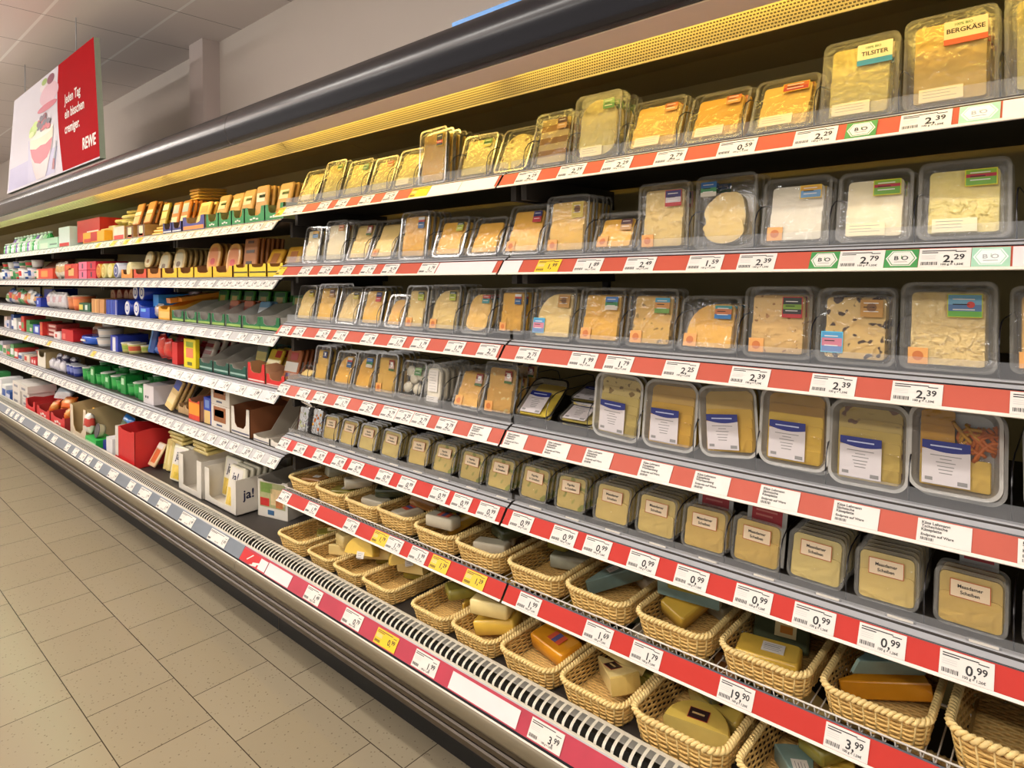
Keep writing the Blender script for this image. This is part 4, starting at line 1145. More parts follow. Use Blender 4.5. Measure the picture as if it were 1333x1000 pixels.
CY = GLOSSY((226, 186, 76)); CO = GLOSSY((226, 152, 36)); CP = GLOSSY((232, 208, 140)); CG = GLOSSY((150, 140, 60), .35); RB = GLOSSY((150, 106, 50)); CBL = GLOSSY((190, 190, 166), .3); CDK = GLOSSY((74, 80, 56), .4); CW = GLOSSY((226, 216, 190)); CR = GLOSSY((170, 120, 66), .3); CTEAL = GLOSSY((120, 146, 140), .25)
PIECES = dict(
    yw=(lambda: wedge_mesh(.15, .075, .042, CY, RB), 'yellow cheese wedge'), ow=(lambda: wedge_mesh(.16, .085, .038, CO, GLOSSY((206, 120, 26))), 'orange cheese wedge'),
    pw=(lambda: wedge_mesh(.15, .08, .045, CP, GLOSSY((206, 176, 100))), 'pale cheese wedge'), pb=(lambda: block_mesh(.12, .07, .045, CP), 'pale cheese block'),
    yb=(lambda: block_mesh(.13, .075, .045, CY), 'yellow cheese block'), ob=(lambda: block_mesh(.13, .075, .042, CO), 'orange cheese block'), gb=(lambda: block_mesh(.11, .07, .035, CG), 'green-wrapped cheese block'),
    wb=(lambda: block_mesh(.11, .055, .04, CW), 'white-wrapped cheese block'), db=(lambda: block_mesh(.12, .08, .035, CDK), 'dark green wrapped cheese'), bb=(lambda: block_mesh(.12, .07, .04, CBL), 'blue-veined cheese block'),
    tb=(lambda: wedge_mesh(.15, .08, .04, CTEAL, CBL), 'grey-green wrapped cheese wedge'), rb=(lambda: block_mesh(.10, .065, .04, CR), 'brown-rinded cheese piece'), hw=(lambda: half_wheel(.062, .05, CP, CY), 'half cheese wheel standing on edge'),
    yh=(lambda: half_wheel(.075, .042, GLOSSY((214, 194, 110)), GLOSSY((208, 178, 84))), 'half-moon cheese with dark red label'))
PM = {}
def piece_label(kind, L):
    b = MB(); w, h = L
    if kind == 'white':
        b.box(-w / 2, w / 2, -h / 2, h / 2, 0, .0006, CARD)
        for i in range(4): b.box(-w / 2 + .004, w / 2 - .006 - .004 * (i % 2), h / 2 - .006 - i * .006 - .0012, h / 2 - .006 - i * .006, .0006, .0008, INK if i == 1 else GREYINK)
    elif kind == 'dark':
        b.box(-w / 2, w / 2, -h / 2, h / 2, 0, .0006, mat((150, 30, 34))); b.box(-w / 2 + .0015, w / 2 - .0015, -h / 2 + .0015, h / 2 - .0015, .0006, .0008, mat((44, 26, 26)))
        b.box(-w / 2 + .008, w / 2 - .010, -.002, .003, .0008, .001, mat((210, 180, 120)))
    elif kind == 'green':
        b.box(-w / 2, w / 2, -h / 2, h / 2, 0, .0006, mat((156, 176, 156))); b.box(-w / 2 + .003, w / 2 - .003, 0, h / 2 - .003, .0006, .0008, mat((60, 66, 80)))
        for i in range(3): b.box(-w / 2 + .004, w / 2 - .004, -.006 - i * .005, -.0045 - i * .005, .0006, .0008, GREYINK)
    elif kind == 'red':
        b.box(-w / 2, w / 2, -h / 2, h / 2, 0, .0006, mat((216, 90, 60))); b.box(-w / 6, w / 6, -h / 2, h / 2, .0006, .0008, mat((90, 90, 140)))
    elif kind == 'gold':
        b.box(-w / 2, w / 2, -h / 2, h / 2, 0, .0006, mat((226, 206, 150))); b.box(-w / 4, w / 3, -h / 4, h / 4, .0006, .0008, mat((206, 130, 40)))
    return b.mesh('label')
LB = {k: piece_label(k, (.046, .032)) for k in ('white', 'dark', 'green', 'red', 'gold')}
LB['white2'] = piece_label('white', (.03, .022))
from mathutils.bvhtree import BVHTree
def piece(kind, bx, by, bz, dx, dy, dz, rot, lab, sc=1.0, lpos=None, where='', rank='', done=None, room=(.080, .122)):
    mk, nm = PIECES[kind]
    if kind not in PM:
        PM[kind] = mk()
    me = PM[kind]
    from mathutils import Euler
    M3 = Euler([math.radians(a) for a in rot]).to_matrix() * sc
    pts = [M3 @ v.co for v in me.vertices]
    lo = [min(q[i] for q in pts) for i in range(3)]; hi = [max(q[i] for q in pts) for i in range(3)]
    px = max(-room[0] - lo[0], min(room[0] - hi[0], dx)); py = max(-room[1] - lo[1], min(room[1] - hi[1], dy))
    pz = .0095 - lo[2]
    fc = [tuple(f.vertices) for f in me.polygons]
    for step in range(30):                       # let it settle on whatever already lies in the basket
        tr = BVHTree.FromPolygons([q + Vector((px, py, pz)) for q in pts], fc)
        if not any(tr.overlap(d) for d in done): break
        pz += .004
    done.append(tr)
    pos = Vector((bx + px, by + py, bz + pz))
    o = thing('cheese_piece', PM[kind], '%s%s %s' % (rank, nm, where), 'cheese', pos, tuple(math.radians(a) for a in rot), None)
    o.scale = (sc,) * 3
    if lab:
        zt = max(v.co.z for v in PM[kind].vertices) + .0004
        lp = lpos or (.01, 0, zt)
        part('label', LB[lab], o, lp, (0, 0, 0) if len(lp) < 4 else lp[3])
    return o
FRONT = lambda H, y: (0, y, H, (PI / 2, 0, 0))
def fill(bx, by, bz, items, where, room=(.076, .122)):
    cnt = {}; done = []
    for it in items: cnt[it[0]] = cnt.get(it[0], 0) + 1
    seen = {}
    for it in items:
        k = it[0]; seen[k] = seen.get(k, 0) + 1
        rank = '' if cnt[k] == 1 else ('front ' if seen[k] == 1 else ('rear ' if seen[k] == cnt[k] and cnt[k] == 2 else ('middle ' if seen[k] == 2 and cnt[k] == 3 else 'rear ')))
        piece(k, bx, by, bz, *it[1:], where=where, rank=rank, done=done, room=room)
SB_Y = 1.345 + .150; SB_Z = BASKET_RAIL + .026
S6 = [(-2.362, [('rb', -.02, -.06, .008, (0, 0, 20), 'white2'), ('bb', .03, .03, .008, (0, 10, 70), None), ('rb', -.03, .07, .008, (10, 0, 100), None)]),
      (-2.160, [('gb', -.02, -.05, .010, (0, 0, 30), 'white'), ('wb', .03, -.02, .010, (0, 0, 60), None), ('yb', 0, .06, .008, (0, 0, 90), None)]),
      (-1.960, [('wb', -.02, -.05, .008, (0, 0, 10), None), ('db', .02, .01, .012, (8, 0, 40), 'white'), ('db', -.01, .09, .010, (0, 0, 100), None)]),
      (-1.765, [('wb', -.02, -.06, .008, (0, 0, 80), 'red'), ('rb', .03, -.01, .012, (0, 20, 30), 'gold'), ('bb', -.02, .07, .008, (0, 0, 70), None)]),
      (-1.565, [('yb', -.03, .02, .025, (0, -24, 60), 'dark'), ('db', .03, -.02, .010, (0, 0, 20), 'white'), ('wb', -.01, -.08, .008, (0, 0, 10), 'red')]),
      (-1.366, [('wb', -.02, -.05, .010, (0, 0, 20), None), ('db', .0, .03, .010, (0, 0, 70), 'green'), ('gb', .05, .04, .020, (20, 10, 100), 'gold')]),
      (-1.150, [('bb', .02, .04, .010, (0, 0, 20), None), ('gb', -.03, .10, .008, (0, 0, 90), None)]),
      (-0.942, [('tb', -.03, .0, .012, (0, -14, 60), 'white2'), ('ow', -.02, .06, .010, (0, 8, 75), None), ('wb', .035, -.035, .010, (14, 0, 15), None), ('tb', .04, .05, .02, (0, 20, 100), None)]),
      (-0.728, [('yb', -.045, .01, .024, (20, -20, 70), 'green'), ('tb', .0, -.03, .012, (0, 0, 20), None), ('gb', .04, -.045, .012, (18, 0, 10), 'gold'), ('rb', .03, .06, .02, (0, 0, 100), None)]),
      (-0.516, [('yb', -.01, -.07, .010, (6, 0, 10), 'white'), ('db', -.03, .04, .030, (50, 0, 10), 'gold'), ('gb', .04, .06, .030, (60, 0, -10), 'white')]),
      (-0.306, [('ow', -.03, -.02, .014, (0, -8, 38), None), ('tb', .035, -.035, .014, (26, 0, 60), 'green'), ('yw', -.02, .08, .014, (10, 0, 80), 'green')]),
      (-0.075, [])]
BACK = ['gb', 'wb', 'db', 'rb', 'bb', 'yb', 'pb']
for i, (x, items) in enumerate(S6):
    if items: items = items + [(BACK[(i * 3 + j) % 7], (-.035, .04)[j], .060 + .03 * j, .01, (0, 0, 80 + 20 * j + i * 7), (None, 'white2')[j], .85) for j in range(2)]
    nm = nth(i + 1)
    extra = '' if items else ' empty'
    basket(x, SB_Y, SB_Z, '%swoven wicker basket, %s from left on the wire basket shelf' % ('empty ' if not items else '', nm), 'wicker baskets on the wire shelf', R.uniform(-.008, .008), (.965, 1, 1) if i < 11 else (1.15, 1.05, 1.25))
    fill(x, SB_Y, SB_Z, items, 'in the %s basket from left, wire basket shelf' % nm)
DB_Y = 1.262 + .150; DB_Z = DECK_Z + .001
S7 = [(-2.300, 1.0, [('gb', .03, .03, .010, (0, 0, 60), 'gold'), ('rb', .02, .09, .010, (0, 0, 20), 'dark')]),
      (-2.095, 1.0, [('pw', -.02, -.04, .008, (0, 0, 40), 'white'), ('pb', .03, .0, .010, (0, 0, 80), None), ('db', .02, .09, .010, (0, 0, 70), None)]),
      (-1.925, .98, [('pw', -.03, -.04, .012, (0, -8, 30), None), ('hw', .03, -.05, .012, (70, 0, 20), 'white2'), ('gb', .0, .10, .008, (0, 0, 40), None)]),
      (-1.748, 1.02, [('pw', -.045, -.03, .010, (0, -8, 20), 'white2'), ('hw', .02, -.04, .012, (78, 0, 60), 'white2'), ('gb', .05, .05, .008, (0, 0, 20), None), ('db', -.02, .08, .008, (0, 0, 80), None)]),
      (-1.490, 1.0, [('yw', .03, .06, .010, (0, 0, 100), None), ('gb', .05, .0, .010, (0, 0, 60), None)]),
      (-1.305, 1.03, [('yb', -.01, -.03, .040, (0, -12, 22), None), ('pb', .02, -.05, .008, (0, 0, 20), 'white2'), ]),
      (-1.105, 1.06, [('ob', .01, -.02, .012, (10, 0, -14), 'red', 1.15)]),
      (-0.900, 1.06, [('pw', -.02, -.03, .014, (0, -14, -30), 'dark'), ('pw', .03, .0, .034, (10, 24, 40), 'gold'), ('gb', .05, .07, .010, (0, 0, 90), None)]),
      (-0.675, 1.25, [('yh', .045, -.06, .012, (8, 0, 10), 'dark', 1.0, (0, .03, .0426)), ('yh', .015, .03, .014, (16, 0, -20), 'dark', 1.0, (0, .03, .0426)), ('db', .07, .09, .012, (0, 0, 60), None)]),
      (-0.435, 1.12, [('tb', .0, -.05, .014, (0, 0, 120), 'white'), ('gb', .03, .04, .012, (0, 0, 60), 'gold')]),
      (-0.190, 1.12, [])]
for i, (x, q, items) in enumerate(S7):
    q = min([q] + [(abs(x - o_[0]) - .004) * 2 / ((1 + o_[1] / q) * .206) for o_ in S7 if o_[0] != x and abs(o_[0] - x) < .3])
    if items: items = items + [(BACK[(i * 2 + j + 1) % 7], (.035, -.035)[j], .055 + .03 * j, .01, (0, 0, 70 + 30 * j + i * 5), ('white2', None)[j], .85) for j in range(2)]
    nm = nth(i + 1)
    basket(x, DB_Y, DB_Z, '%swoven wicker basket, %s from left on the bottom deck' % ('empty ' if not items else '', nm), 'wicker baskets on the deck', R.uniform(-.006, .006), (q, 1.0, q if q < 1.2 else 1.1))
    fill(x, DB_Y, DB_Z, items, 'in the %s basket from left, bottom deck' % nm, (.076 * q, .122))


# ------------------------------------------------------------------ the grey-railed run: boxes, cartons, packs
GS = ['top grey shelf', 'second grey shelf', 'third grey shelf', 'fourth grey shelf', 'fifth grey shelf', 'deck of the grey-railed cooler']
CNT = {}
LOOKS = []
def reg(o, look, si):
    """remember the look; the label gets its place once every thing on that shelf stands"""
    LOOKS.append((o, look, si)); return o
GCARD = (188, 180, 168)
def zs(si): return GREY_RAILS[si] + .0475 if si < 5 else DECK_Z + .0005
def carton(si, x0, x1, y0, dep, hf, hb, out, inn, look, logo=None, notch=.35, side_logo=None, print_=None, dz=0.0, square=False):
    """open display carton: low front with a dip, sides sweeping up to the back"""
    b = MB(); t = .003; w = x1 - x0
    mo, mi = paper(out), paper(inn)
    h2 = hf * (1 - notch)
    b.box(0, w, 0, dep, 0, t, mo, dict(top=mi))
    def wall(pts, dx, dy):
        b.poly([(p[0], p[1], p[2]) for p in pts], mo); b.poly([(p[0] + dx, p[1] + dy, p[2]) for p in pts][::-1], mi)
        n = len(pts)
        for i in range(n):
            a, c = pts[i], pts[(i + 1) % n]
            b.poly([a, (a[0] + dx, a[1] + dy, a[2]), (c[0] + dx, c[1] + dy, c[2]), c], mi)
    fr = [(0, 0, 0), (w, 0, 0), (w, 0, hf)]
    for k in range(7):
        a = PI * k / 6
        fr.append((w / 2 + (w * .34) * math.cos(a), 0, hf - (hf - h2) * min(1, math.sin(a) * 1.6)))
    fr.append((0, 0, hf))
    wall(fr, 0, t)
    for xx, dx in ((0, t), (w - t, t)):
        wall([(xx, 0, 0), (xx, dep, 0), (xx, dep, hb), (xx, 0, hb)] if square else [(xx, 0, 0), (xx, dep, 0), (xx, dep, hb), (xx, dep * .55, hb * .92), (xx, dep * .25, hf * 1.05), (xx, 0, hf)], dx, 0)
    wall([(0, dep - t, 0), (w, dep - t, 0), (w, dep - t, hb), (0, dep - t, hb)], 0, t)
    o = thing('display_carton', b, '', 'carton', (x0, y0, zs(si) + dz), (0, 0, 0), 'display cartons on the ' + GS[si])
    if logo or print_:
        p = MB()
        if print_:
            c2, f0, f1 = print_; p.box(w * .04, w * .96, -.0006, -.0002, h2 * f0, h2 * f1, paper(c2))
        if logo == 'blob':
            for k in range(3): p.box(w * (.28 + .15 * k), w * (.40 + .15 * k), -.0010, -.0006, h2 * (.40 + .12 * (k % 2)), h2 * (.62 + .12 * (k % 2)), CARD)
        elif logo:
            p.text(logo, w * .10, h2 * .3, min(h2 * .6, .03), mat((24, 26, 60)), y=-.001)
        part('carton_print', p, o)
    if side_logo:
        p = MB(); n0 = len(p.v)
        p.text(side_logo, 0, 0, .062, mat((24, 26, 60)), y=0)
        p.v = [(w + .0006, .035 + a, c + hb * .42) for a, _, c in p.v]
        part('side_print', p, o)
    return reg(o, look, si)
def flat(w, h, t, body, bands=None, r=.008, back=None, top=None):
    """soft flat pack, printed face to the front"""
    b = MB(); mb_ = mat(body, rough=.28, noise=.08, scale=20, bump=.2, coat=.3)
    o = rrect(w, h, r, 3, 0, h / 2)
    ins = lambda s: [(x * s, (z - h / 2) * (s * .5 + .5) + h / 2) for x, z in o]
    b.loft([at_y(ins(.90), 0), at_y(o, t * .3), at_y(o, t * .7), at_y(ins(.92), t)], paper(back) if back else mb_)
    for (z0, z1, c, *u) in (bands or []):
        u0, u1 = u if u else (-.44, .44)
        b.box(u0 * w, u1 * w, -.0012, -.0004, z0 * h, z1 * h, mat(c, rough=.3, noise=.06, coat=.3))
    return b.mesh('pack')
def oval(w, h, t, body, mid, cap=None):
    b = MB(); n = 22
    o = [(w / 2 * math.copysign(abs(math.cos(2 * PI * k / n)) ** .7, math.cos(2 * PI * k / n)), h / 2 + h / 2 * math.copysign(abs(math.sin(2 * PI * k / n)) ** .8, math.sin(2 * PI * k / n))) for k in range(n)]
    sc = lambda s: [(x * s, (z - h / 2) * s + h / 2) for x, z in o]
    b.loft([at_y(sc(.96), 0), at_y(o, .002), at_y(o, t - .004), at_y(sc(.85), t)], mat(body, rough=.3, noise=.1, scale=30, coat=.3))
    b.poly(at_y(sc(.72), -.001), paper(mid))
    if cap: b.poly(at_y([(x * .36, (z - h / 2) * .22 + h * .38) for x, z in o], -.0018), paper(cap))
    return b.mesh('pack')
def stack(si, x, y, me, n, step, tilt, look, name='pack', cat='packet', dz=0.0, roll=0, yaw_=0, behind_look=None, t=.02):
    tr = math.radians(tilt)
    o = thing(name, me, '', cat, (x, y, zs(si) + dz + t * abs(math.sin(tr)) + .001), (-tr, math.radians(roll), math.radians(yaw_)), None)
    reg(o, look, si)
    if n > 1: o['group'] = look + ' stacks'
    for k in range(1, n):
        c = copy_thing(o, (x + R.uniform(-.002, .002), y + step * k, zs(si) + dz + t * abs(math.sin(tr)) + .001), (-tr + R.uniform(-.015, .015), math.radians(roll), math.radians(yaw_)), '', look + ' stacks')
        reg(c, ('Q', look, o), si)
    return o
def box_(si, x0, x1, y0, dep, h, c, look, front=None, dz=0.0, side=None, cat='box', rot=(0, 0, 0), bands=None, words=None, top=None):
    b = MB(); w = x1 - x0; m0 = paper(c)
    b.box(-w / 2, w / 2, 0, dep, 0, h, m0, dict(front=paper(front or c), right=paper(side or c), top=paper(top or c)))
    o = thing('product_box', b, '', cat, ((x0 + x1) / 2, y0, zs(si) + dz + .0005), tuple(math.radians(a) for a in rot))
    if bands:
        p = MB()
        for (z0, z1, c2, *u) in bands:
            u0, u1 = u if u else (.06, .94)
            p.box(-w / 2 + w * u0, -w / 2 + w * u1, -.0010, -.0003, z0 * h, z1 * h, paper(c2))
        part('box_print', p, o)
    return reg(o, look, si)
def tub(si, x, y, r, h, c, lid, look, dz=0.0, band=None, name='tub', taper=.84, rot=(0, 0, 0)):
    b = MB(); n = 18
    ring = lambda rr, z: [(rr * math.cos(2 * PI * k / n), rr * math.sin(2 * PI * k / n), z) for k in range(n)]
    m0 = mat(c, rough=.3, noise=.06, coat=.3); mb2 = paper(band) if band else m0
    b.loft([ring(r * taper, 0), ring(r * (taper + .3 * (1 - taper)), h * .3)], m0, True, False)
    b.loft([ring(r * (taper + .3 * (1 - taper)) + .0003, h * .3), ring(r * (taper + .75 * (1 - taper)) + .0003, h * .75)], mb2, False, False)
    b.loft([ring(r * (taper + .75 * (1 - taper)), h * .75), ring(r, h * .94)], m0, False, True)
    o = thing(name, b, '', 'tub', (x, y, zs(si) + dz + .0005), tuple(math.radians(a) for a in rot))
    l = MB(); l.loft([ring(r * 1.05, h * .93), ring(r * 1.06, h * .96), ring(r * 1.03, h), ring(r * .9, h * .992)], mat(lid, rough=.3, noise=.04, coat=.2)); part('lid', l, o)
    return reg(o, look, si)
def bottle(si, x, y, c, cap, look, dz=0.0, h=.13, r=.026):
    b = MB(); n = 14
    ring = lambda rr, z: [(rr * math.cos(2 * PI * k / n), rr * math.sin(2 * PI * k / n), z) for k in range(n)]
    b.loft([ring(r * .9, 0), ring(r, .006), ring(r, h * .42), ring(r * .82, h * .5), ring(r * .95, h * .62), ring(r * .9, h * .74), ring(r * .5, h * .86), ring(r * .45, h * .92)], mat(c, rough=.25, noise=.25, scale=40, coat=.4))
    o = thing('drink_bottle', b, '', 'bottle', (x, y, zs(si) + dz + .0005))
    l = MB(); l.loft([ring(r * .56, h * .90), ring(r * .58, h), ring(r * .45, h * 1.005)], paper(cap)); part('cap', l, o)
    return reg(o, look, si)
def roll_(si, x, y, r, L, c, face, look, dz=0.0, rz=0, rx=0):
    b = MB(); n = 18
    ring = lambda rr, yy: [(rr * math.cos(2 * PI * k / n), yy, r + rr * math.sin(2 * PI * k / n)) for k in range(n)]
    b.loft([ring(r * .9, 0), ring(r, .004), ring(r, L), ring(r * .8, L + .004)], mat(c, rough=.3, noise=.06, coat=.3))
    o = thing('cheese_roll', b, '', 'roll', (x, y, zs(si) + dz + .0005), (math.radians(rx), 0, math.radians(rz)))
    p = MB()
    for i, (q, cc) in enumerate(((.84, face), (.5, c), (.34, face))): p.poly(at_y([(q * r * math.cos(2 * PI * k / n), r + q * r * math.sin(2 * PI * k / n)) for k in range(n)], -.0006 - .0004 * i), paper(cc))
    part('end_label', p, o)
    return reg(o, look, si)
def bag(si, x, y, w, h, t, c, c2, look, dz=0.0, rot=(0, 0, 0)):
    """crumpled pillow bag with crimped ends"""
    b = MB(); rings = []; n = 16; K = 9
    sd = R.random() * 9
    for k in range(K):
        v = k / (K - 1); f = math.sin(PI * v) ** .45
        rings.append([((w / 2) * (.96 + .04 * f) * math.copysign(abs(math.cos(2 * PI * q / n)) ** .6, math.cos(2 * PI * q / n)), t / 2 + (t / 2 * f + .0015) * math.sin(2 * PI * q / n) * (1 + .16 * math.sin(q * 2.3 + k * 1.7 + sd)), h * v + .004 * math.sin(q + k * 2 + sd)) for q in range(n)])
    m1, m2 = mat(c, rough=.28, noise=.12, scale=24, bump=.5, coat=.4), mat(c2, rough=.28, noise=.12, scale=24, bump=.5, coat=.4)
    b.loft(rings[:4], m1, True, False); b.loft(rings[3:7], m2, False, False); b.loft(rings[6:], m1, False, True)
    o = thing('soft_bag', b, '', 'bag', (x, y, zs(si) + dz + .006), tuple(math.radians(a) for a in rot))
    return reg(o, look, si)
FY = 1.378
# --- top grey shelf
cream = flat(.108, .165, .016, (232, 214, 168), [(.55, .8, (240, 226, 190), -.4, .3), (.66, .74, (120, 160, 70), -.2, .3)], back=(206, 160, 90))
GREEN = (24, 128, 62)
for i, (a, c_) in enumerate(((-3.27, -3.135), (-3.13, -2.995), (-2.99, -2.865), (-2.86, -2.675), (-2.67, -2.51))):
    carton(0, a, c_, FY, .30, .072, .125, GREEN, (120, 130, 90), 'dark green display carton of cream packs', 'blob', .55)
    stack(0, (a + c_) / 2, FY + .024, cream, (2, 2, 3, 5, 3)[i], .026, (16, 18, 14, 6, 14)[i], 'cream pack standing in green carton', dz=.004)
blu = flat(.13, .15, .018, (236, 186, 90), [(.1, .5, (240, 206, 130)), (.6, .85, (226, 150, 60), -.3, .3)])
carton(0, -3.56, -3.29, FY, .28, .075, .12, (60, 62, 140), (160, 140, 110), 'violet-blue display carton', None, .5, print_=((226, 140, 60), .2, .7))
stack(0, -3.43, FY + .03, blu, 3, .03, 16, 'broad orange pack in violet-blue carton', dz=.004)
yel = flat(.10, .175, .016, (236, 180, 60), [(.62, .9, (180, 210, 220), -.36, .36), (.12, .5, (240, 214, 150), -.40, .40)], back=(216, 130, 40))
for i, x in enumerate((-3.64, -3.77)):
    carton(0, x - .062, x + .062, FY, .26, .06, .10, (40, 46, 120), (70, 60, 70), 'dark blue carton of tall yellow packs', None, .6, print_=((230, 230, 230), .35, .6))
    stack(0, x, FY + .022, yel, 5 if i == 0 else 2, .026, 12, 'tall yellow pack in dark blue carton', dz=.004)
flt = flat(.12, .16, .014, (238, 190, 84), [(.2, .8, (240, 206, 130))])
for k in range(4):
    o = thing('flat_pack', flt, '', 'packet', (-3.66, FY + .10, zs(0) + .196 + .017 * k), (-PI / 2 + .06, 0, R.uniform(-.06, .06)), 'yellow packs lying on top'); reg(o, 'yellow pack lying flat on the tall packs', 0)
ygr = flat(.10, .15, .016, (226, 206, 96), [(.66, .92, (90, 150, 200)), (.3, .6, (240, 226, 150)), (.05, .25, (206, 180, 60))], back=(176, 150, 40))
stack(0, -3.99, FY + .02, ygr, 4, .028, 14, 'yellow pack with blue top band', dz=.03)
for k in range(3):
    o = thing('flat_pack', flt, '', 'packet', (-3.96, FY + .01 + .01 * k, zs(0) + .012 + .015 * k), (-PI / 2 + .12, 0, R.uniform(-.1, .1)), 'pale packs lying below'); reg(o, 'pale pack lying at the shelf front', 0)
sky = flat(.105, .14, .015, (150, 190, 206), [(.05, .4, (236, 180, 110)), (.45, .6, (236, 226, 190))], back=(190, 120, 50))
for i, x in enumerate((-4.17, -4.36)):
    box_(0, x - .06, x + .06, FY, .24, .075, (170, 130, 80), 'brown corrugated box with pale window', front=(120, 90, 60), bands=[(.12, .9, (232, 222, 190), .25, .75), (.04, .3, (216, 96, 56), .2, .8)])
    stack(0, x, FY + .03, sky, 3 if i == 0 else 2, .03, 16, 'sky-blue and orange pack on brown box', dz=.078)
box_(0, -4.66, -4.46, FY, .2, .085, (232, 220, 206), 'white and red box beside the brown boxes', bands=[(.05, .35, (214, 70, 60)), (.45, .9, (240, 230, 214), .1, .4)], side=(190, 150, 100))
for k in range(7):
    x = -4.64 - .11 * (k % 4); z = .118 + .028 * (k // 4) + .012 * (k % 3)
    o = thing('flat_pack', flat(.13, .15, .02, (224, 216, 160), [(.2, .7, (236, 230, 196))]), '', 'packet', (x, FY + .08, zs(0) + z), (-PI / 2 + R.uniform(.0, .15), R.uniform(-.1, .1), R.uniform(-.5, .5)), 'pale green-white packs in a loose pile'); reg(o, 'pale cream pack in the loose pile', 0)
box_(0, -5.05, -4.68, FY + .04, .22, .095, (220, 196, 100), 'yellow-cream box under the loose pile', bands=[(.1, .8, (236, 206, 110))])
box_(0, -5.28, -4.80, FY - .01, .05, .075, (228, 168, 40), 'low yellow and red box with round red emblem', bands=[(.05, .4, (200, 60, 40), .05, .4), (.1, .95, (190, 40, 36), .38, .68)])
box_(0, -5.62, -5.06, FY + .01, .30, .170, (204, 44, 44), 'large red display box', front=(206, 50, 48), dz=0, bands=[(.15, .45, (236, 226, 220), .45, .95)])
box_(0, -5.93, -5.64, FY, .30, .150, (214, 226, 222), 'white and red panel box beside the large red box', bands=[(.0, .2, (206, 54, 50))])
box_(0, -6.55, -5.96, FY, .14, .085, (176, 214, 186), 'mint green low box', bands=[(.3, .45, (110, 140, 120), .6, .95), (.05, .6, (206, 226, 200), .1, .5)])
for k in range(8):
    bottle(0, -5.99 - .075 * k, FY + .20 + .02 * (k % 2), R.choice([(220, 230, 226), (200, 190, 230), (60, 90, 70)]), (236, 236, 240), 'small pale bottle behind the mint box', dz=.03)
cc = [(120, 200, 120), (226, 232, 228), (60, 160, 80), (226, 232, 240), (150, 110, 190), (180, 220, 180), (230, 230, 236)]
for k in range(22):
    bottle(0, -6.60 - .062 * k, FY + .03, cc[(k * 3) % 7], (236, 240, 236), '%s drink bottle in the front row' % ['green', 'white', 'dark green', 'white', 'violet', 'pale green', 'white'][(k * 3) % 7], h=.10)
    if k % 2 == 0: bottle(0, -6.62 - .062 * k, FY + .10, cc[(k * 5 + 2) % 7], (236, 240, 236), '%s tall bottle in the second row' % ['green', 'white', 'dark green', 'white', 'violet', 'pale green', 'white'][(k * 5 + 2) % 7], h=.165, r=.03)
# --- second grey shelf
YC = (240, 190, 36)
for i, (a, c_) in enumerate(((-2.975, -2.835), (-2.825, -2.665), (-2.655, -2.52))):
    carton(1, a, c_, FY, .26, .06, .085, (232, 200, 40), (150, 100, 40), 'bright yellow carton with dark emblem', None, .25, print_=((70, 66, 30), .45, .6))
tan = flat(.125, .175, .017, (206, 152, 78), [(.86, .93, (90, 60, 40), -.2, .25), (.60, .68, (70, 50, 36), -.3, .35), (.22, .38, (60, 44, 34), -.25, .2)], back=(170, 106, 48), r=.004)
stack(1, -2.905, FY + .035, tan, 6, .024, 6, 'tall tan pack with dark lettering', dz=.006)
gold = flat(.115, .12, .018, (226, 170, 50), [(.3, .8, (190, 120, 60), -.2, .3), (.1, .3, (214, 206, 190))])
stack(1, -2.588, FY + .06, gold, 4, .03, 20, 'golden pack leaning in yellow carton', dz=.014)
stack(1, -2.745, FY + .05, gold, 3, .03, 26, 'golden pack slumped beside tan packs', dz=.012, roll=2)
ov1 = oval(.145, .155, .018, (226, 168, 84), (214, 130, 66), (200, 56, 50)); ov2 = oval(.15, .14, .018, (206, 176, 110), (196, 186, 150), (110, 86, 60)); ov3 = oval(.12, .10, .018, (216, 190, 120), (226, 214, 170), (170, 120, 50))
def scallop(si, x0, x1, c, look, y0=FY, dep=.26, inn=(150, 100, 60)):
    return carton(si, x0, x1, y0, dep, .055, .075, c, inn, look, None, .55)
for i, (a, c_) in enumerate(((-3.20, -2.99), (-3.42, -3.21), (-3.63, -3.43), (-3.85, -3.64))):
    scallop(1, a, c_, YC, 'yellow scalloped tray')
stack(1, -3.095, FY + .04, ov1, 4, .030, 10, 'rounded orange pack with red spot', dz=.01)
stack(1, -3.315, FY + .04, ov1, 5, .030, 10, 'rounded orange pack with red spot', dz=.02)
stack(1, -3.75, FY + .04, ov2, 6, .028, 10, 'rounded beige pack in yellow tray', dz=.02)
for i, (a, c_) in enumerate(((-4.07, -3.87), (-4.30, -4.09), (-4.52, -4.32))):
    scallop(1, a, c_, (216, 76, 44) if i == 1 else (232, 150, 60), 'orange-red scalloped tray')
stack(1, -3.97, FY + .04, ov2, 5, .03, 12, 'rounded beige pack in orange tray', dz=.01)
stack(1, -4.20, FY + .04, ov3, 4, .03, 12, 'small rounded cream pack', dz=.06)
for k, (x, c, f) in enumerate(((-4.40, (220, 206, 150), (230, 216, 160)), (-4.62, (216, 216, 226), (60, 70, 130)), (-4.74, (226, 206, 100), (226, 216, 160)), (-4.87, (226, 216, 140), (206, 180, 90)), (-4.975, (232, 160, 50), (206, 110, 40)))):
    roll_(1, x, FY, .050, .2, c, f, 'short round roll, %s' % ['cream', 'white and blue', 'yellow', 'yellow-green', 'orange'][k])
for k in range(4):
    box_(1, -5.42 + .20 * (k % 2), -5.23 + .20 * (k % 2), FY, .2, .058, (210, 40, 70), 'pink and red box in the two-by-two stack', front=(236, 120, 150) if k % 2 == 0 else (206, 36, 60), dz=.061 * (k // 2), bands=[(.2, .8, (90, 60, 80), .4, .55)])
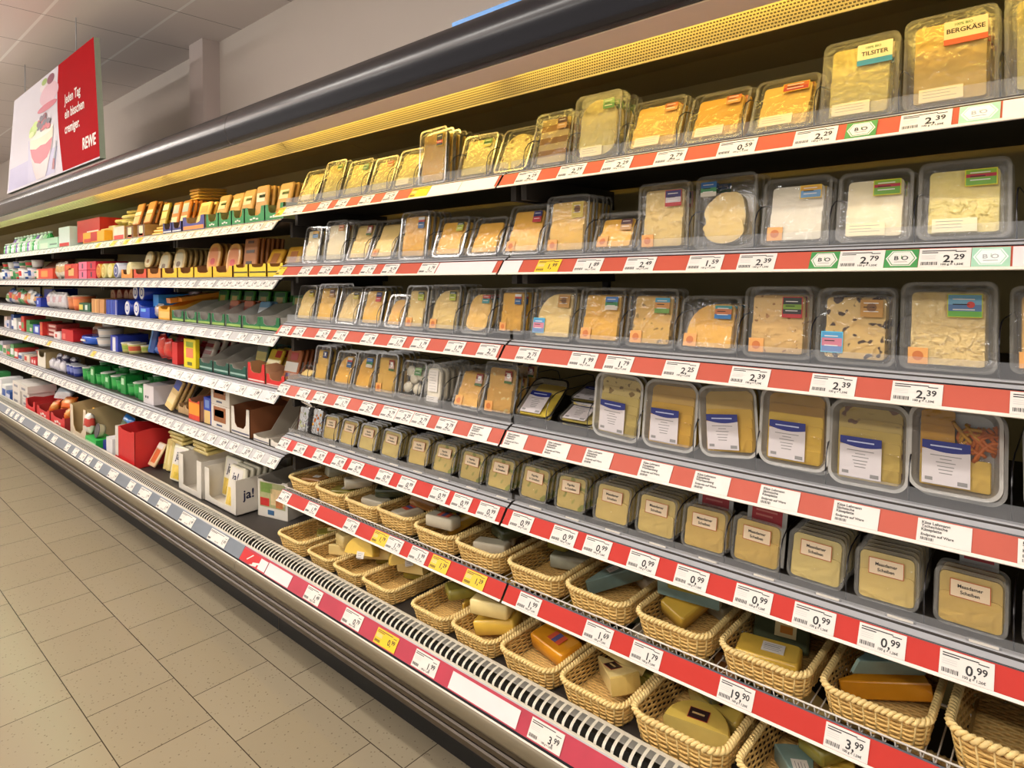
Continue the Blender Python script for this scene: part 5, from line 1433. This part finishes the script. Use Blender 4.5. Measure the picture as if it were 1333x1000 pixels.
box_(1, -5.78, -5.44, FY, .2, .11, (206, 54, 40), 'red box with orange flame shapes', bands=[(.2, .7, (236, 180, 110), .3, .7), (.6, .9, (226, 100, 40), .1, .5)])
for k in range(3): bag(1, -5.88 - .09 * k, FY + .01, .085, .125, .05, (226, 214, 190), (216, 180, 120), 'cream crumpled bag')
box_(1, -6.62, -6.12, FY, .2, .085, (216, 70, 44), 'wide red-orange box', bands=[(.2, .8, (236, 150, 70), .3, .7), (.1, .9, (240, 214, 180), .0, .12)])
rndc = [(226, 226, 226), (60, 140, 80), (40, 80, 150), (206, 60, 50), (226, 200, 190), (236, 236, 230), (90, 150, 90), (200, 200, 214)]
nm8 = ['white', 'green', 'blue', 'red', 'pinkish', 'ivory', 'leaf green', 'pale grey']
for k in range(13):
    i = (k * 3 + 1) % 8; x = -6.72 - .115 * k
    tub(1, x, FY + .05, .048, .07 + .015 * (k % 3), rndc[i], (236, 232, 226), '%s round tub' % nm8[i], band=rndc[(i + 3) % 8])
    if k % 2: tub(1, x + .02, FY + .05, .046, .06, rndc[(i + 4) % 8], (230, 226, 220), '%s tub on another tub' % nm8[(i + 4) % 8], dz=.105, band=rndc[(i + 1) % 8])
bag(1, -6.72, FY + .12, .26, .16, .05, (170, 110, 80), (150, 96, 70), 'brown bag lying over the round tubs', dz=.10, rot=(-60, 0, 20))
# --- third grey shelf
GC = (20, 104, 58)
for i, (a, c_) in enumerate(((-3.72, -3.56), (-3.545, -3.395), (-3.38, -3.235), (-3.22, -3.075), (-3.06, -2.905), (-2.89, -2.72), (-2.705, -2.53))):
    carton(2, a, c_, FY - (.012 if i == 6 else 0), .30, .058, .112, GC, (198, 192, 182), 'dark green carton with grey inside', None, .62, print_=((150, 180, 90), .2, .7))
gp = flat(.11, .125, .016, (70, 150, 50), [(.3, .75, (200, 176, 90), -.25, .3), (.78, .95, (30, 90, 40)), (.05, .25, (30, 100, 44))])
for i, x in enumerate((-3.64, -3.47, -3.307, -3.147, -2.982, -2.805, -2.617)): stack(2, x, FY + .22, gp, 2, .03, 8, 'green pack at the back of a grey carton', dz=.035)
br = flat(.10, .10, .015, (200, 100, 50), [(.3, .7, (150, 60, 40))]); lb = flat(.10, .10, .015, (130, 180, 214), [(.3, .7, (220, 226, 230))])
stack(2, -3.147, FY + .14, br, 2, .03, 10, 'orange-brown pack in grey carton', dz=.012); stack(2, -2.982, FY + .13, lb, 2, .03, 16, 'pale blue pack in grey carton', dz=.012)
stack(2, -3.307, FY + .14, br, 2, .03, 10, 'orange-brown pack in grey carton', dz=.012)
carton(2, -3.91, -3.745, FY, .30, .075, .12, (236, 170, 50), (226, 160, 50), 'orange-yellow carton', None, .2, print_=((240, 190, 110), .2, .8))
for k, x in enumerate((-3.87, -3.77)):
    b = MB(); b.box(-.045, .045, 0, .30, 0, .028, mat((226, 140, 36), rough=.3, noise=.1, coat=.3)); 
    for q in range(5): b.box(-.03, .03, .05 + .04 * q, .07 + .04 * q, .0302, .0306, mat((206, 60, 36) if q % 2 else (120, 150, 50)))
    o = thing('long_pack', b, '', 'packet', (x + .0, FY + .04, zs(2) + .082), (math.radians(7), 0, math.radians(-8)), None); reg(o, 'long orange pack slanting out of the orange carton', 2)
bag(2, -3.99, FY + .20, .12, .14, .05, (190, 170, 160), (150, 120, 120), 'mottled bag behind the orange carton', dz=.05); bag(2, -4.0, FY + .02, .09, .075, .05, (220, 214, 210), (190, 170, 170), 'small whitish bag beside the blue box')
BL = (30, 70, 190)
box_(2, -4.20, -4.045, FY, .18, .06, (24, 70, 196), 'bright blue open box', bands=[(.6, .9, (120, 180, 236), .1, .6)])
box_(2, -4.18, -4.06, FY + .06, .18, .07, (60, 150, 226), 'sky-blue tilted box', dz=.064, rot=(0, 0, -6))
for k, (x, z) in enumerate(((-4.45, 0), (-4.29, 0), (-4.40, .098), (-4.29, .098))):
    roll_(2, x, FY + (.01 if z == 0 else .04), .049, .2, (26, 60, 170), (226, 226, 230), 'blue roll with ringed white end', dz=z)
box_(2, -4.82, -4.60, FY, .16, .095, (36, 60, 160), 'navy blue box with ribs', bands=[(.0, 1, (70, 100, 190), .2, .26), (.0, 1, (70, 100, 190), .5, .56), (0, 1, (200, 200, 220), .86, .9)])
box_(2, -5.13, -4.86, FY, .16, .095, (196, 140, 84), 'tan box with two vertical ribs', bands=[(0, 1, (226, 176, 110), .3, .4), (0, 1, (150, 96, 60), .6, .64)])
for k in range(5): roll_(2, -4.75 - .12 * k, FY + .16, .055, .2, (170, 70, 44), (200, 150, 100), 'rust-red roll behind the tan box', dz=.05)
box_(2, -5.42, -5.16, FY, .12, .06, (30, 90, 60), 'small dark green box with bright emblem', bands=[(.2, .8, (226, 206, 90), .0, .35), (.2, .8, (220, 226, 220), .55, .75)])
tub(2, -5.56, FY + .07, .075, .11, (226, 110, 60), (214, 190, 160), 'large orange tub with pale lid', band=(236, 140, 80)); tub(2, -5.76, FY + .07, .07, .10, (220, 130, 80), (226, 200, 170), 'orange tub with cream lid')
for k in range(6): bag(2, -5.86 - .085 * k, FY, .085, .12, .05, (226, 222, 224), (206, 170, 176) if k % 2 else (216, 214, 220), 'narrow whitish bag')
bag(2, -6.36, FY + .02, .08, .13, .06, (226, 220, 214), (206, 90, 80), 'white and red bag')
box_(2, -6.64, -6.50, FY, .18, .075, (30, 60, 176), 'small blue box', bands=[(.3, .7, (180, 200, 236), .2, .5)]); box_(2, -6.66, -6.40, FY + .06, .18, .07, (30, 50, 150), 'blue box lying on the small blue box', dz=.077)
for k in range(10):
    i = (k * 3 + 2) % 8; bag(2, -6.75 - .12 * k, FY + .01, .12, .10 + .02 * (k % 3), .06, rndc[i], R.choice([(206, 70, 50), (226, 222, 216), (206, 150, 90), (110, 160, 80)]), '%s-topped crumpled bag' % nm8[i])
# --- fourth grey shelf
for i, (a, c_) in enumerate(((-2.835, -2.675), (-2.665, -2.505))):
    carton(3, a, c_, FY - .006, .22, .085 if i == 0 else .05, .06, (206, 34, 34), (210, 160, 120), 'bright red carton', None, .5, print_=((236, 200, 190), .15, .3))
yw = flat(.115, .14, .015, (226, 200, 96), [(.66, .9, (200, 60, 56), -.2, .3), (.3, .6, (226, 222, 210)), (.1, .25, (90, 70, 110), -.3, 0)], back=(186, 110, 60))
stack(3, -2.76, FY + .05, flat(.12, .13, .015, (232, 200, 60), [(.7, .95, (200, 60, 50), .0, .4), (.3, .6, (236, 216, 130))]), 3, .03, 24, 'yellow pack in red carton', dz=.01)
stack(3, -2.58, FY + .05, yw, 6, .024, 16, 'white and red pack in red carton', dz=.01)
blk = flat(.12, .18, .03, (40, 50, 40), [(.5, .72, (190, 200, 60), -.25, .3), (.2, .4, (110, 150, 60)), (.74, .95, (70, 80, 80))], back=(110, 140, 50), r=.004)
stack(3, -2.90, FY + .32, blk, 1, .03, 6, 'tall black and lime pack', dz=.01)
for i, (a, c_) in enumerate(((-3.37, -3.215), (-3.205, -3.04), (-3.03, -2.86))):
    carton(3, a, c_, FY, .30, .058, .12, (16, 78, 64), (196, 188, 176), 'dark teal carton with grey inside', None, .3, print_=((150, 180, 170), .35, .55))
stack(3, -2.945, FY + .10, flat(.11, .14, .016, (60, 90, 40), [(.4, .7, (206, 190, 80)), (.75, .95, (40, 60, 30))]), 2, .03, 12, 'green-yellow pack in teal carton', dz=.01)
box_(3, -3.53, -3.385, FY - .012, .02, .148, (236, 212, 30), 'tall bright yellow card display', bands=[(.72, .9, (140, 160, 40), .2, .8), (.35, .68, (226, 130, 90), .2, .8), (.08, .2, (110, 110, 40), .3, .7)])
st = flat(.10, .13, .03, (226, 210, 190), [(.1, .25, (190, 50, 50)), (.4, .55, (190, 50, 50)), (.7, .85, (190, 50, 50))])
stack(3, -3.445, FY + .05, st, 5, .045, 22, 'red and white striped pack', dz=.01)
box_(3, -3.72, -3.65, FY, .12, .12, (206, 40, 40), 'narrow red box'); 
for k in range(3): bag(3, -3.59, FY + .03 + .075 * k, .10, .11, .045, (200, 40, 44), (230, 190, 190), 'red and silver bag')
for k in range(4): bag(3, -3.90 + .045 * k, FY + .0 + .075 * (k % 2), .085, .13 - .01 * k, .05, (206, 44, 40), (232, 214, 200) if k % 2 else (206, 70, 50), 'glossy red bag with white marks', dz=.012, rot=(0, R.uniform(-8, 8), 0))
for k in range(1): bag(3, -3.755 + .105 * k, FY - .004, .07, .07, .04, (150, 160, 60), (206, 150, 60), 'green and orange small bag', dz=.014, rot=(-12, 0, 0))
bag(3, -4.02, FY - .002, .18, .055, .05, (40, 100, 206), (70, 140, 230), 'low blue bag at the shelf front')
bag(3, -4.02, FY + .09, .14, .10, .05, (200, 160, 90), (90, 130, 70), 'tan and green bag above the low blue bag', dz=.04, rot=(-30, 10, 20))
bl2 = flat(.10, .185, .018, (36, 110, 196), [(.1, .9, (60, 140, 214), -.44, -.2)], back=(24, 70, 150), r=.004)
stack(3, -4.22, FY + .06, bl2, 5, .030, 12, 'tall blue pack in a leaning row', dz=.012)
bag(3, -4.10, FY + .20, .12, .10, .06, (40, 50, 110), (110, 110, 130), 'dark blue bag in the shadow', dz=.06)
for k in range(3): tub(3, -4.54 + .115 * k, FY + .055, .052, .062, (206, 196, 120), (226, 222, 200), 'small tub of yellow-green fruit', band=R.choice([(206, 170, 60), (150, 170, 70), (200, 90, 60)]))
box_(3, -4.74, -4.60, FY, .18, .10, (40, 60, 170), 'blue and white box with brown corner', bands=[(.0, .9, (226, 226, 230), .3, .7)])
bag(3, -4.50, FY + .14, .24, .05, .05, (120, 70, 40), (100, 56, 34), 'long brown bag lying across', dz=.135, rot=(0, -12, 16))
for k in range(3): tub(3, -5.066, FY + .095, .080, .060, (206, 206, 206), (190, 186, 180), 'clear white tub in the stack of three', dz=.062 * k, band=(226, 216, 206), taper=.9)
b = MB(); rg = []
for q, s in ((0, .86), (.01, .98), (.05, 1.0), (.058, .9)): rg.append([(.17 * s * math.cos(2 * PI * k / 24), .08 + .08 * s * math.sin(2 * PI * k / 24), q) for k in range(24)])
b.loft(rg, mat((26, 84, 190), rough=.25, noise=.04, coat=.4)); b.box(-.05, .05, -.004, .0, .024, .036, CARD)
reg(thing('oval_tub', b, '', 'tub', (-5.33, FY, zs(3) + .001)), 'blue oval tub at the shelf front', 3)
bag(3, -5.40, FY + .10, .24, .12, .06, (130, 84, 50), (180, 120, 70), 'brown bag above the blue oval tub', dz=.07, rot=(-30, 0, 10)); bag(3, -5.22, FY + .12, .16, .10, .05, (206, 130, 80), (150, 120, 80), 'orange-brown bag behind the blue oval tub', dz=.06)
box_(3, -5.88, -5.58, FY, .18, .085, (200, 30, 34), 'red box with bright corner', bands=[(.1, .6, (230, 120, 110), .1, .35)])
box_(3, -6.10, -5.92, FY, .18, .05, (236, 224, 220), 'low white box', bands=[(.2, .7, (206, 80, 70), .2, .5)])
for k in range(3): box_(3, -6.44, -6.16, FY + .03, .16, .032, (170, 50, 44), 'flat dark red box in a small stack', dz=.034 * k, bands=[(.2, .7, (220, 190, 180), .2, .9)])
box_(3, -6.535, -6.45, FY, .14, .11, (206, 50, 40), 'tall orange-red box', bands=[(.3, .9, (206, 130, 70), .3, .7), (.05, .25, (230, 90, 60), .1, .9)])
box_(3, -6.76, -6.54, FY, .16, .08, (40, 70, 170), 'blue and white box beside tall orange-red box', bands=[(.2, .8, (206, 220, 236), .3, .8)])
for k in range(8):
    i = (k * 5 + 1) % 8; box_(3, -6.90 - .15 * k, -6.78 - .15 * k, FY + .01 * (k % 2), .16, .075 + .03 * (k % 3), rndc[i], '%s upright box' % nm8[i], bands=[(.2, .6, rndc[(i + 3) % 8], .2, .8)])
# --- fifth grey shelf
carton(4, -2.80, -2.655, FY, .34, .03, .185, (224, 216, 202), (190, 180, 164), 'tall white carton with open front', None, .2, print_=((90, 90, 110), .3, .5))
carton(4, -2.645, -2.505, FY, .34, .03, .170, (222, 214, 200), (190, 180, 164), 'tall white carton next to the red rail', None, .2)
carton(4, -3.02, -2.835, FY, .34, .13, .135, (222, 214, 202), (140, 84, 50), 'white carton with deep cut showing brown inside', None, .72, print_=((90, 90, 110), .3, .5))
for k in range(2):
    box_(4, -3.235, -3.035, FY, .36, .112, (222, 214, 202), 'white stacked box with brown biscuit window', dz=.114 * k, side=(206, 190, 166), bands=[(.28, .93, (150, 90, 50), .14, .80), (.5, .8, (226, 190, 150), .2, .7), (.1, .18, (70, 80, 110), .3, .6)])
bag(4, -2.87, FY + .18, .12, .10, .06, (150, 90, 50), (190, 130, 80), 'brown bag behind the white cartons', dz=.13)
box_(4, -3.345, -3.265, FY + .01, .2, .13, (40, 70, 180), 'narrow blue and beige box', bands=[(.0, .5, (226, 190, 120)), (.6, .9, (120, 150, 210), .2, .8)])
carton(4, -3.50, -3.36, FY - .004, .26, .105, .12, (216, 60, 34), (190, 130, 96), 'orange and red carton with dark scribble', None, .1, print_=((236, 150, 40), .3, .95))
for k, x in enumerate((-3.66, -3.57)): carton(4, x - .04, x + .05, FY + .02, .30, .05, .15, (190, 156, 110), (176, 140, 96), 'brown cardboard carton', None, .3)
bb = flat(.09, .17, .02, (226, 190, 120), [(.66, .96, (50, 70, 170), -.4, .4), (.2, .5, (236, 206, 150))])
stack(4, -3.80, FY + .0, bb, 3, .03, 20, 'beige pack with blue top leaning over the rail', dz=.0, roll=14)
box_(4, -4.16, -4.0, FY, .24, .11, (220, 212, 214), 'white box with black dots', bands=[(.3, .42, (40, 40, 44), .2, .3), (.3, .42, (40, 40, 44), .4, .5)]); stack(4, -3.925, FY + .07, flat(.13, .11, .02, (216, 206, 190), [(.3, .6, (190, 140, 80))]), 3, .03, 30, 'pale open pack beside white box')
for k in range(24):
    x = -4.26 - .105 * (k % 12); y = FY + .02 + .11 * (k // 12)
    if k % 3 == 0: box_(4, x - .045, x + .045, y, .1, .085 + .03 * (k % 2), (24, 140, 56), 'vivid green small box', bands=[(.5, .85, (190, 226, 190), .15, .7)])
    else: tub(4, x, y + .04, .045, .075 + .02 * (k % 2), (30, 150, 60), (226, 232, 220) if k % 2 else (40, 150, 66), 'vivid green small tub', dz=.03 if k > 11 else 0, band=(60, 170, 80))
for k in range(3): tub(4, -5.66 - .09 * k, FY + .06, .042, .08, (40, 56, 150), (220, 224, 236), 'navy blue small tub', band=(120, 130, 190))
for k in range(8): bag(4, -5.95 - .075 * (k % 5), FY + .005 + .06 * (k // 5), .09, .085, .05, (216, 212, 222), (60, 54, 90) if k % 2 else (226, 222, 226), 'black and white patterned bag', dz=.02 * (k % 2))
carton(4, -6.62, -6.36, FY, .28, .13, .17, (224, 216, 200), (190, 166, 120), 'white carton with raised back, left run', None, .35)
box_(4, -6.86, -6.66, FY, .14, .055, (200, 40, 44), 'small red box with white blocks', bands=[(.2, .7, (236, 220, 216), .2, .4), (.2, .7, (236, 220, 216), .6, .8)])
tub(4, -6.84, FY + .12, .085, .055, (206, 40, 44), (226, 206, 190), 'red round tub above small red box', dz=.057); box_(4, -7.1, -6.9, FY, .16, .06, (226, 210, 190), 'cream and red box', bands=[(.2, .8, (206, 60, 50), .1, .5)])
for k in range(8):
    i = (k * 3) % 8; box_(4, -7.32 - .16 * k, -7.18 - .16 * k, FY, .16, .06 + .03 * (k % 3), rndc[i], '%s far box' % nm8[i], bands=[(.2, .7, rndc[(i + 2) % 8])])
# --- deck
DY = 1.262
WC = (222, 216, 204)
def ja_pack(x, y, tilt=12, rz=0, n=1, step=.03, dz=0.0, look='white pack with ja! lettering'):
    b = MB(); w, h, t = .15, .19, .022
    o_ = rrect(w, h, .008, 3, 0, h / 2)
    b.loft([at_y([(p * .92, (q - h / 2) * .96 + h / 2) for p, q in o_], 0), at_y(o_, t * .3), at_y(o_, t * .7), at_y([(p * .92, (q - h / 2) * .96 + h / 2) for p, q in o_], t)], mat((226, 220, 196), rough=.28, noise=.1, bump=.3, coat=.4))
    o = thing('lettered_pack', b, '', 'packet', (x, y, zs(5) + dz + t * abs(math.sin(math.radians(tilt)))), (math.radians(-tilt), 0, math.radians(rz)), 'packs with ja! lettering')
    p = MB(); p.box(-w * .34, w * .40, -.0014, -.0006, h * .50, h * .95, CARD); p.text('ja!', -w * .24, h * .62, .062, mat((26, 28, 62)), y=-.002, shear=.2); p.box(-w * .40, w * .40, -.0014, -.0006, h * .06, h * .46, mat((226, 196, 96), noise=.3, scale=30)); p.box(-w * .2, w * .3, -.0018, -.0014, h * .08, h * .26, mat((206, 176, 60), noise=.4, scale=40))
    part('pack_print', p, o)
    reg(o, look, 5)
    for k in range(1, n):
        reg(copy_thing(o, (x, y + step * k, o.location.z), o.rotation_euler.copy(), '', 'packs with ja! lettering'), ('Q', look, o), 5)
    return o
def ja_carton(x0, x1, look, dep=.26, side=True, h=.17):
    o = carton(5, x0, x1, DY + .042, dep, .035, h, WC, (214, 206, 192), look, None, .2, side_logo='ja!' if side else None, square=True)
    w = x1 - x0
    for a, e_ in ((.0005, .055), (w - .055, w - .0005)):
        c = MB(); c.box(a, e_, 0, .003, .035, h, paper(WC)); part('front_flap', c, o)
    return o
pc = carton(5, -2.785, -2.598, 1.388, .28, .165, .17, WC, (214, 206, 192), 'white carton with produce print beside the first basket', None, .05, square=True)
p = MB()
for (u0, u1, z0, z1, c) in ((.08, .92, .045, .155, (168, 168, 120)), (.10, .40, .05, .085, (196, 50, 44)), (.12, .5, .11, .152, (120, 150, 70)), (.45, .9, .06, .13, (216, 190, 140)), (.62, .85, .05, .09, (206, 120, 70)), (.35, .55, .014, .034, (60, 100, 140))): p.box(.187 * u0, .187 * u1, -.0016 - .0006 * ((u1 - u0) < .6), -.0004, z0, z1, mat(c, noise=.25, scale=60))
part('produce_print', p, pc); pc.rotation_euler.z = math.radians(14)
ja_carton(-3.160, -2.805, 'white carton with large ja! lettering on its side'); ja_pack(-2.915, DY + .065, 10, n=5); ja_pack(-3.072, DY + .12, 8, n=2, look='ja! pack half hidden in the lettered carton')
ja_carton(-3.455, -3.178, 'empty white carton', side=False, h=.18); ja_pack(-3.10, DY + .40, 4, n=1, look='ja! pack at the back of the empty carton')
for k in range(2): ja_pack(-3.545 - .115 * k, DY + .055 + .02 * k, 10, rz=6, n=2, look='ja! pack in the row beside the empty carton')
fl2 = flat(.17, .20, .018, (216, 196, 120), [(.2, .8, (206, 190, 110)), (.5, .9, (150, 176, 70), -.3, .2), (.55, .75, (226, 226, 220), -.2, .1)])
for k in (0, 1, 2, 4, 5, 6):
    x = -3.64 if k < 4 else -3.34
    o = thing('flat_pack', fl2, '', 'packet', (x + R.uniform(-.01, .01), DY + .10, zs(5) + .199 + .018 * (k % 4)), (-PI / 2 + .07, 0, R.uniform(-.12, .12)), 'yellow-green packs lying on the row'); reg(o, 'yellow-green pack lying flat on the %s row' % ('left' if k < 4 else 'right'), 5)
for k in range(2): stack(5, -3.768 - .045 * k, DY + .10, flat(.04, .17, .04, (226, 206, 130), [(.2, .8, (236, 220, 160), -.3, .3)]), 1, .03, 14, 'yellow striped pack leaning left', roll=-10)
op = flat(.13, .19, .02, (220, 190, 150), [(.15, .7, (214, 110, 60), -.3, .35), (.75, .95, (226, 222, 210))])
stack(5, -3.90, DY + .04, op, 1, .035, 30, 'orange salmon-coloured pack leaning far back')
carton(5, -4.24, -3.97, DY + .005, .36, .205, .215, (196, 24, 28), (200, 40, 40), 'tall bright red carton', None, .05)
box_(5, -4.31, -4.25, DY + .01, .30, .195, (214, 206, 196), 'white side panel beside tall red carton', bands=[(0, .12, (200, 40, 40))])
box_(5, -4.44, -4.33, DY + .0, .12, .11, (216, 214, 214), 'white box with red foot', bands=[(0, .2, (200, 50, 50))])
bag(5, -4.50, DY + .03, .16, .19, .06, (50, 120, 190), (70, 90, 60), 'blue and dark green bag standing up', dz=.04, rot=(-14, 14, 10)); box_(5, -4.60, -4.42, DY - .0, .1, .075, (24, 40, 130), 'dark blue low box under the standing bag')
tub(5, -4.72, DY + .03, .055, .05, (220, 210, 170), (60, 60, 70), 'round white cheese tub on its side', dz=.06, rot=(80, 0, 0)); box_(5, -4.86, -4.64, DY - .0, .1, .05, (40, 170, 70), 'low vivid green box', bands=[(.3, .6, (190, 226, 190))])
carton(5, -5.28, -4.92, DY + .02, .30, .20, .24, (216, 200, 176), (190, 166, 120), 'tall white frame carton with cut-out', None, .85)
bag(5, -5.04, DY + .08, .22, .14, .08, (226, 170, 60), (230, 190, 90), 'golden bag in white frame carton', dz=.03); bag(5, -4.895, DY - .005, .07, .13, .06, (226, 220, 210), (200, 70, 60), 'white and red bag beside golden bag', dz=.05)
for k in range(2):
    carton(5, -5.70 - .40 * k, -5.33 - .40 * k, DY, .24, .09, .10, (200, 30, 36), (150, 40, 40), 'wide red carton of orange bags', 'blob', .2)
    for j in range(3): bag(5, -5.63 - .40 * k + .115 * j, DY + .05 + .02 * j, .11, .10, .06, (226, 110, 40), (220, 150, 70), 'orange bag in wide red carton', dz=.05 + .02 * j, rot=(-40, 0, 20 * (j - 1)))
box_(5, -5.46, -5.32, DY - .006, .06, .05, (226, 206, 180), 'low cream box before the red carton', bands=[(.2, .7, (200, 90, 70), .1, .6)])
carton(5, -6.46, -6.16, DY, .22, .10, .10, (206, 34, 40), (170, 40, 40), 'red carton with white notch', None, .5); bag(5, -6.05, DY + .10, .2, .12, .06, (216, 214, 214), (170, 180, 190), 'silvery bag above the red cartons', dz=.11, rot=(-40, 0, 20))
for k in range(6): box_(5, -6.98 + .27 * (k % 2), -6.72 + .27 * (k % 2), DY + .01, .2, .062, (214, 208, 200), 'white flat box in the double stack', dz=.064 * (k // 2), bands=[(.3, .6, (130, 130, 140), .2, .7)])
bag(5, -6.80, DY + .12, .34, .12, .06, (150, 130, 80), (190, 176, 140), 'olive bag on the white flat boxes', dz=.20, rot=(-60, 0, 10))
for k in range(7):
    i = (k * 3 + 2) % 8; box_(5, -7.18 - .17 * k, -7.03 - .17 * k, DY, .16, .08 + .04 * (k % 3), rndc[i], '%s box at the far end' % nm8[i], bands=[(.2, .7, rndc[(i + 5) % 8])])

# labels: the look, then where it stands among its likes
from collections import defaultdict
place = defaultdict(list)
for o, look, si in LOOKS:
    if not isinstance(look, tuple): place[(look, si)].append(o)
for (look, si), L in place.items():
    L.sort(key=lambda q: (-round(q.location.x, 2), q.location.y, q.location.z))
    for i, o in enumerate(L):
        o['label'] = '%s, %s' % (look, GS[si]) if len(L) == 1 else '%s, %s from right, %s' % (look, nth(i + 1), GS[si])
for o, look, si in LOOKS:
    if isinstance(look, tuple):
        o['label'] = look[2]['label'].replace(look[1], look[1] + ' behind the front one', 1)
        o['group'] = 'queue behind ' + look[2]['label']
import re as _re
_W = _re.compile(r"[A-Za-z0-9][A-Za-z0-9'\u2019-]*")
SHORT = [(' on second', ', second'), (' on third', ', third'), (' on fourth', ', fourth'), (' on fifth', ', fifth'), (' on top', ', top'), ('clear pack of', 'pack of'), ('cheese slices', 'slices'), (' and deep blue sticker', '-blue sticker'), ('white tray of', 'tray of'),
         (' behind the front one', ' behind front one'), (', deck of the grey-railed cooler', ', grey cooler deck'), (' with small ', ', '), (' cut off by the frame edge', ' at frame edge'), (' lying on another flat tray', ' atop another'), (' with white and red ', ', '), (' at the back of a ', ' in '), (' at the ', ', '), (' in a leaning row', ''), (' the ', ' ')]
for o in bpy.data.objects:
    if o.parent is None and 'label' in o.keys():
        s = o['label']
        for a, c in SHORT:
            if len(_W.findall(s)) <= 16: break
            s = s.replace(a, c)
        o['label'] = s

# ------------------------------------------------------------------ nothing may sit inside its neighbour: nudge things until they only touch
bpy.context.view_layer.update()
def solid(o):
    vs, ps = [], []
    def add(q, M):
        n = len(vs)
        vs.extend(M @ v.co for v in q.data.vertices); ps.extend(tuple(n + i for i in p.vertices) for p in q.data.polygons)
    def walk(q, M):
        M = M @ q.matrix_basis if q is not o else q.matrix_basis.copy()
        if q.type == 'MESH': add(q, M)
        for c in q.children: walk(c, M)
    walk(o, None)
    return vs, ps
def bounds(vs): return [min(v[i] for v in vs) for i in range(3)] + [max(v[i] for v in vs) for i in range(3)]
def meet(a, c): return all(min(a[i + 3], c[i + 3]) > max(a[i], c[i]) for i in range(3))
FIX = ('cheese_cooler', 'dairy_cooler', 'hanging_sign', 'blue_plastic_strip', 'price_tag', 'distant_price_tags', 'wire_divider')
FIRST = ('wicker_basket', 'display_carton', 'product_box', 'cheese_tub', 'cheese_platter', 'cheese_pack', 'small_cheese_pack')
tops = [o for o in bpy.data.objects if o.parent is None and 'label' in o.keys()]
kind = lambda o: o.name.split('.')[0]
PLACED = {}
def cells(bb): return range(int(math.floor(bb[0] / .25)), int(math.floor(bb[3] / .25)) + 1)
def put(bb, tr):
    for c in cells(bb): PLACED.setdefault(c, []).append((bb, tr))
def clash(bb, vs, ps):
    tr = None
    for c in cells(bb):
        for b2, t2 in PLACED.get(c, ()):
            if meet(bb, b2):
                if tr is None: tr = BVHTree.FromPolygons(vs, ps)
                if tr.overlap(t2): return True, tr
    return False, tr
for o in tops:
    if kind(o) in ('cheese_cooler', 'dairy_cooler'):
        vs, ps = solid(o); put(bounds(vs), BVHTree.FromPolygons(vs, ps))
rest = [o for o in tops if kind(o) not in FIX]
rest.sort(key=lambda o: (FIRST.index(kind(o)) if kind(o) in FIRST else 9))
MOVES = [(0, 0, 0, 1)] + [(0, 0, .003 * k, 1) for k in range(1, 6)] + [(0, .006 * k, .002, 1) for k in range(1, 5)] + [(s * .006 * k, .003 * k, .002, 1) for k in (1, 2) for s in (1, -1)] + [(0, .004 * k, .004, .96) for k in range(3)] + [(0, .006 * k, .005 * k, .93) for k in range(1, 6)] + [(0, .012 * k, .006 * k, .9) for k in range(1, 5)] + [(0, .012 * k, .010 * k, .8) for k in range(1, 4)] + [(0, .02 * k, .012 * k, .7) for k in range(1, 4)]
MOVES += [(s * .012 * k, t * .012 * k, .002, q) for q in (.9, .8, .7) for k in (1, 2, 3) for s in (1, 0, -1) for t in (1, -1)]
UNSETTLED = []
for o in rest:
    vs, ps = solid(o); l0 = o.location.copy(); s0 = o.scale.copy()
    for dx, dy, dz, sc in MOVES:
        d = Vector((dx, dy, dz))
        w2 = [(v - l0) * sc + l0 + d for v in vs]
        bb = bounds(w2)
        hit, tr = clash(bb, w2, ps)
        if not hit: break
    else:
        UNSETTLED.append(o); dx = dy = dz = 0; sc = 1; w2 = vs; bb = bounds(vs); tr = None; d = Vector((0, 0, 0))
    o.location = l0 + d; o.scale = s0 * sc
    put(bb, tr or BVHTree.FromPolygons(w2, ps))
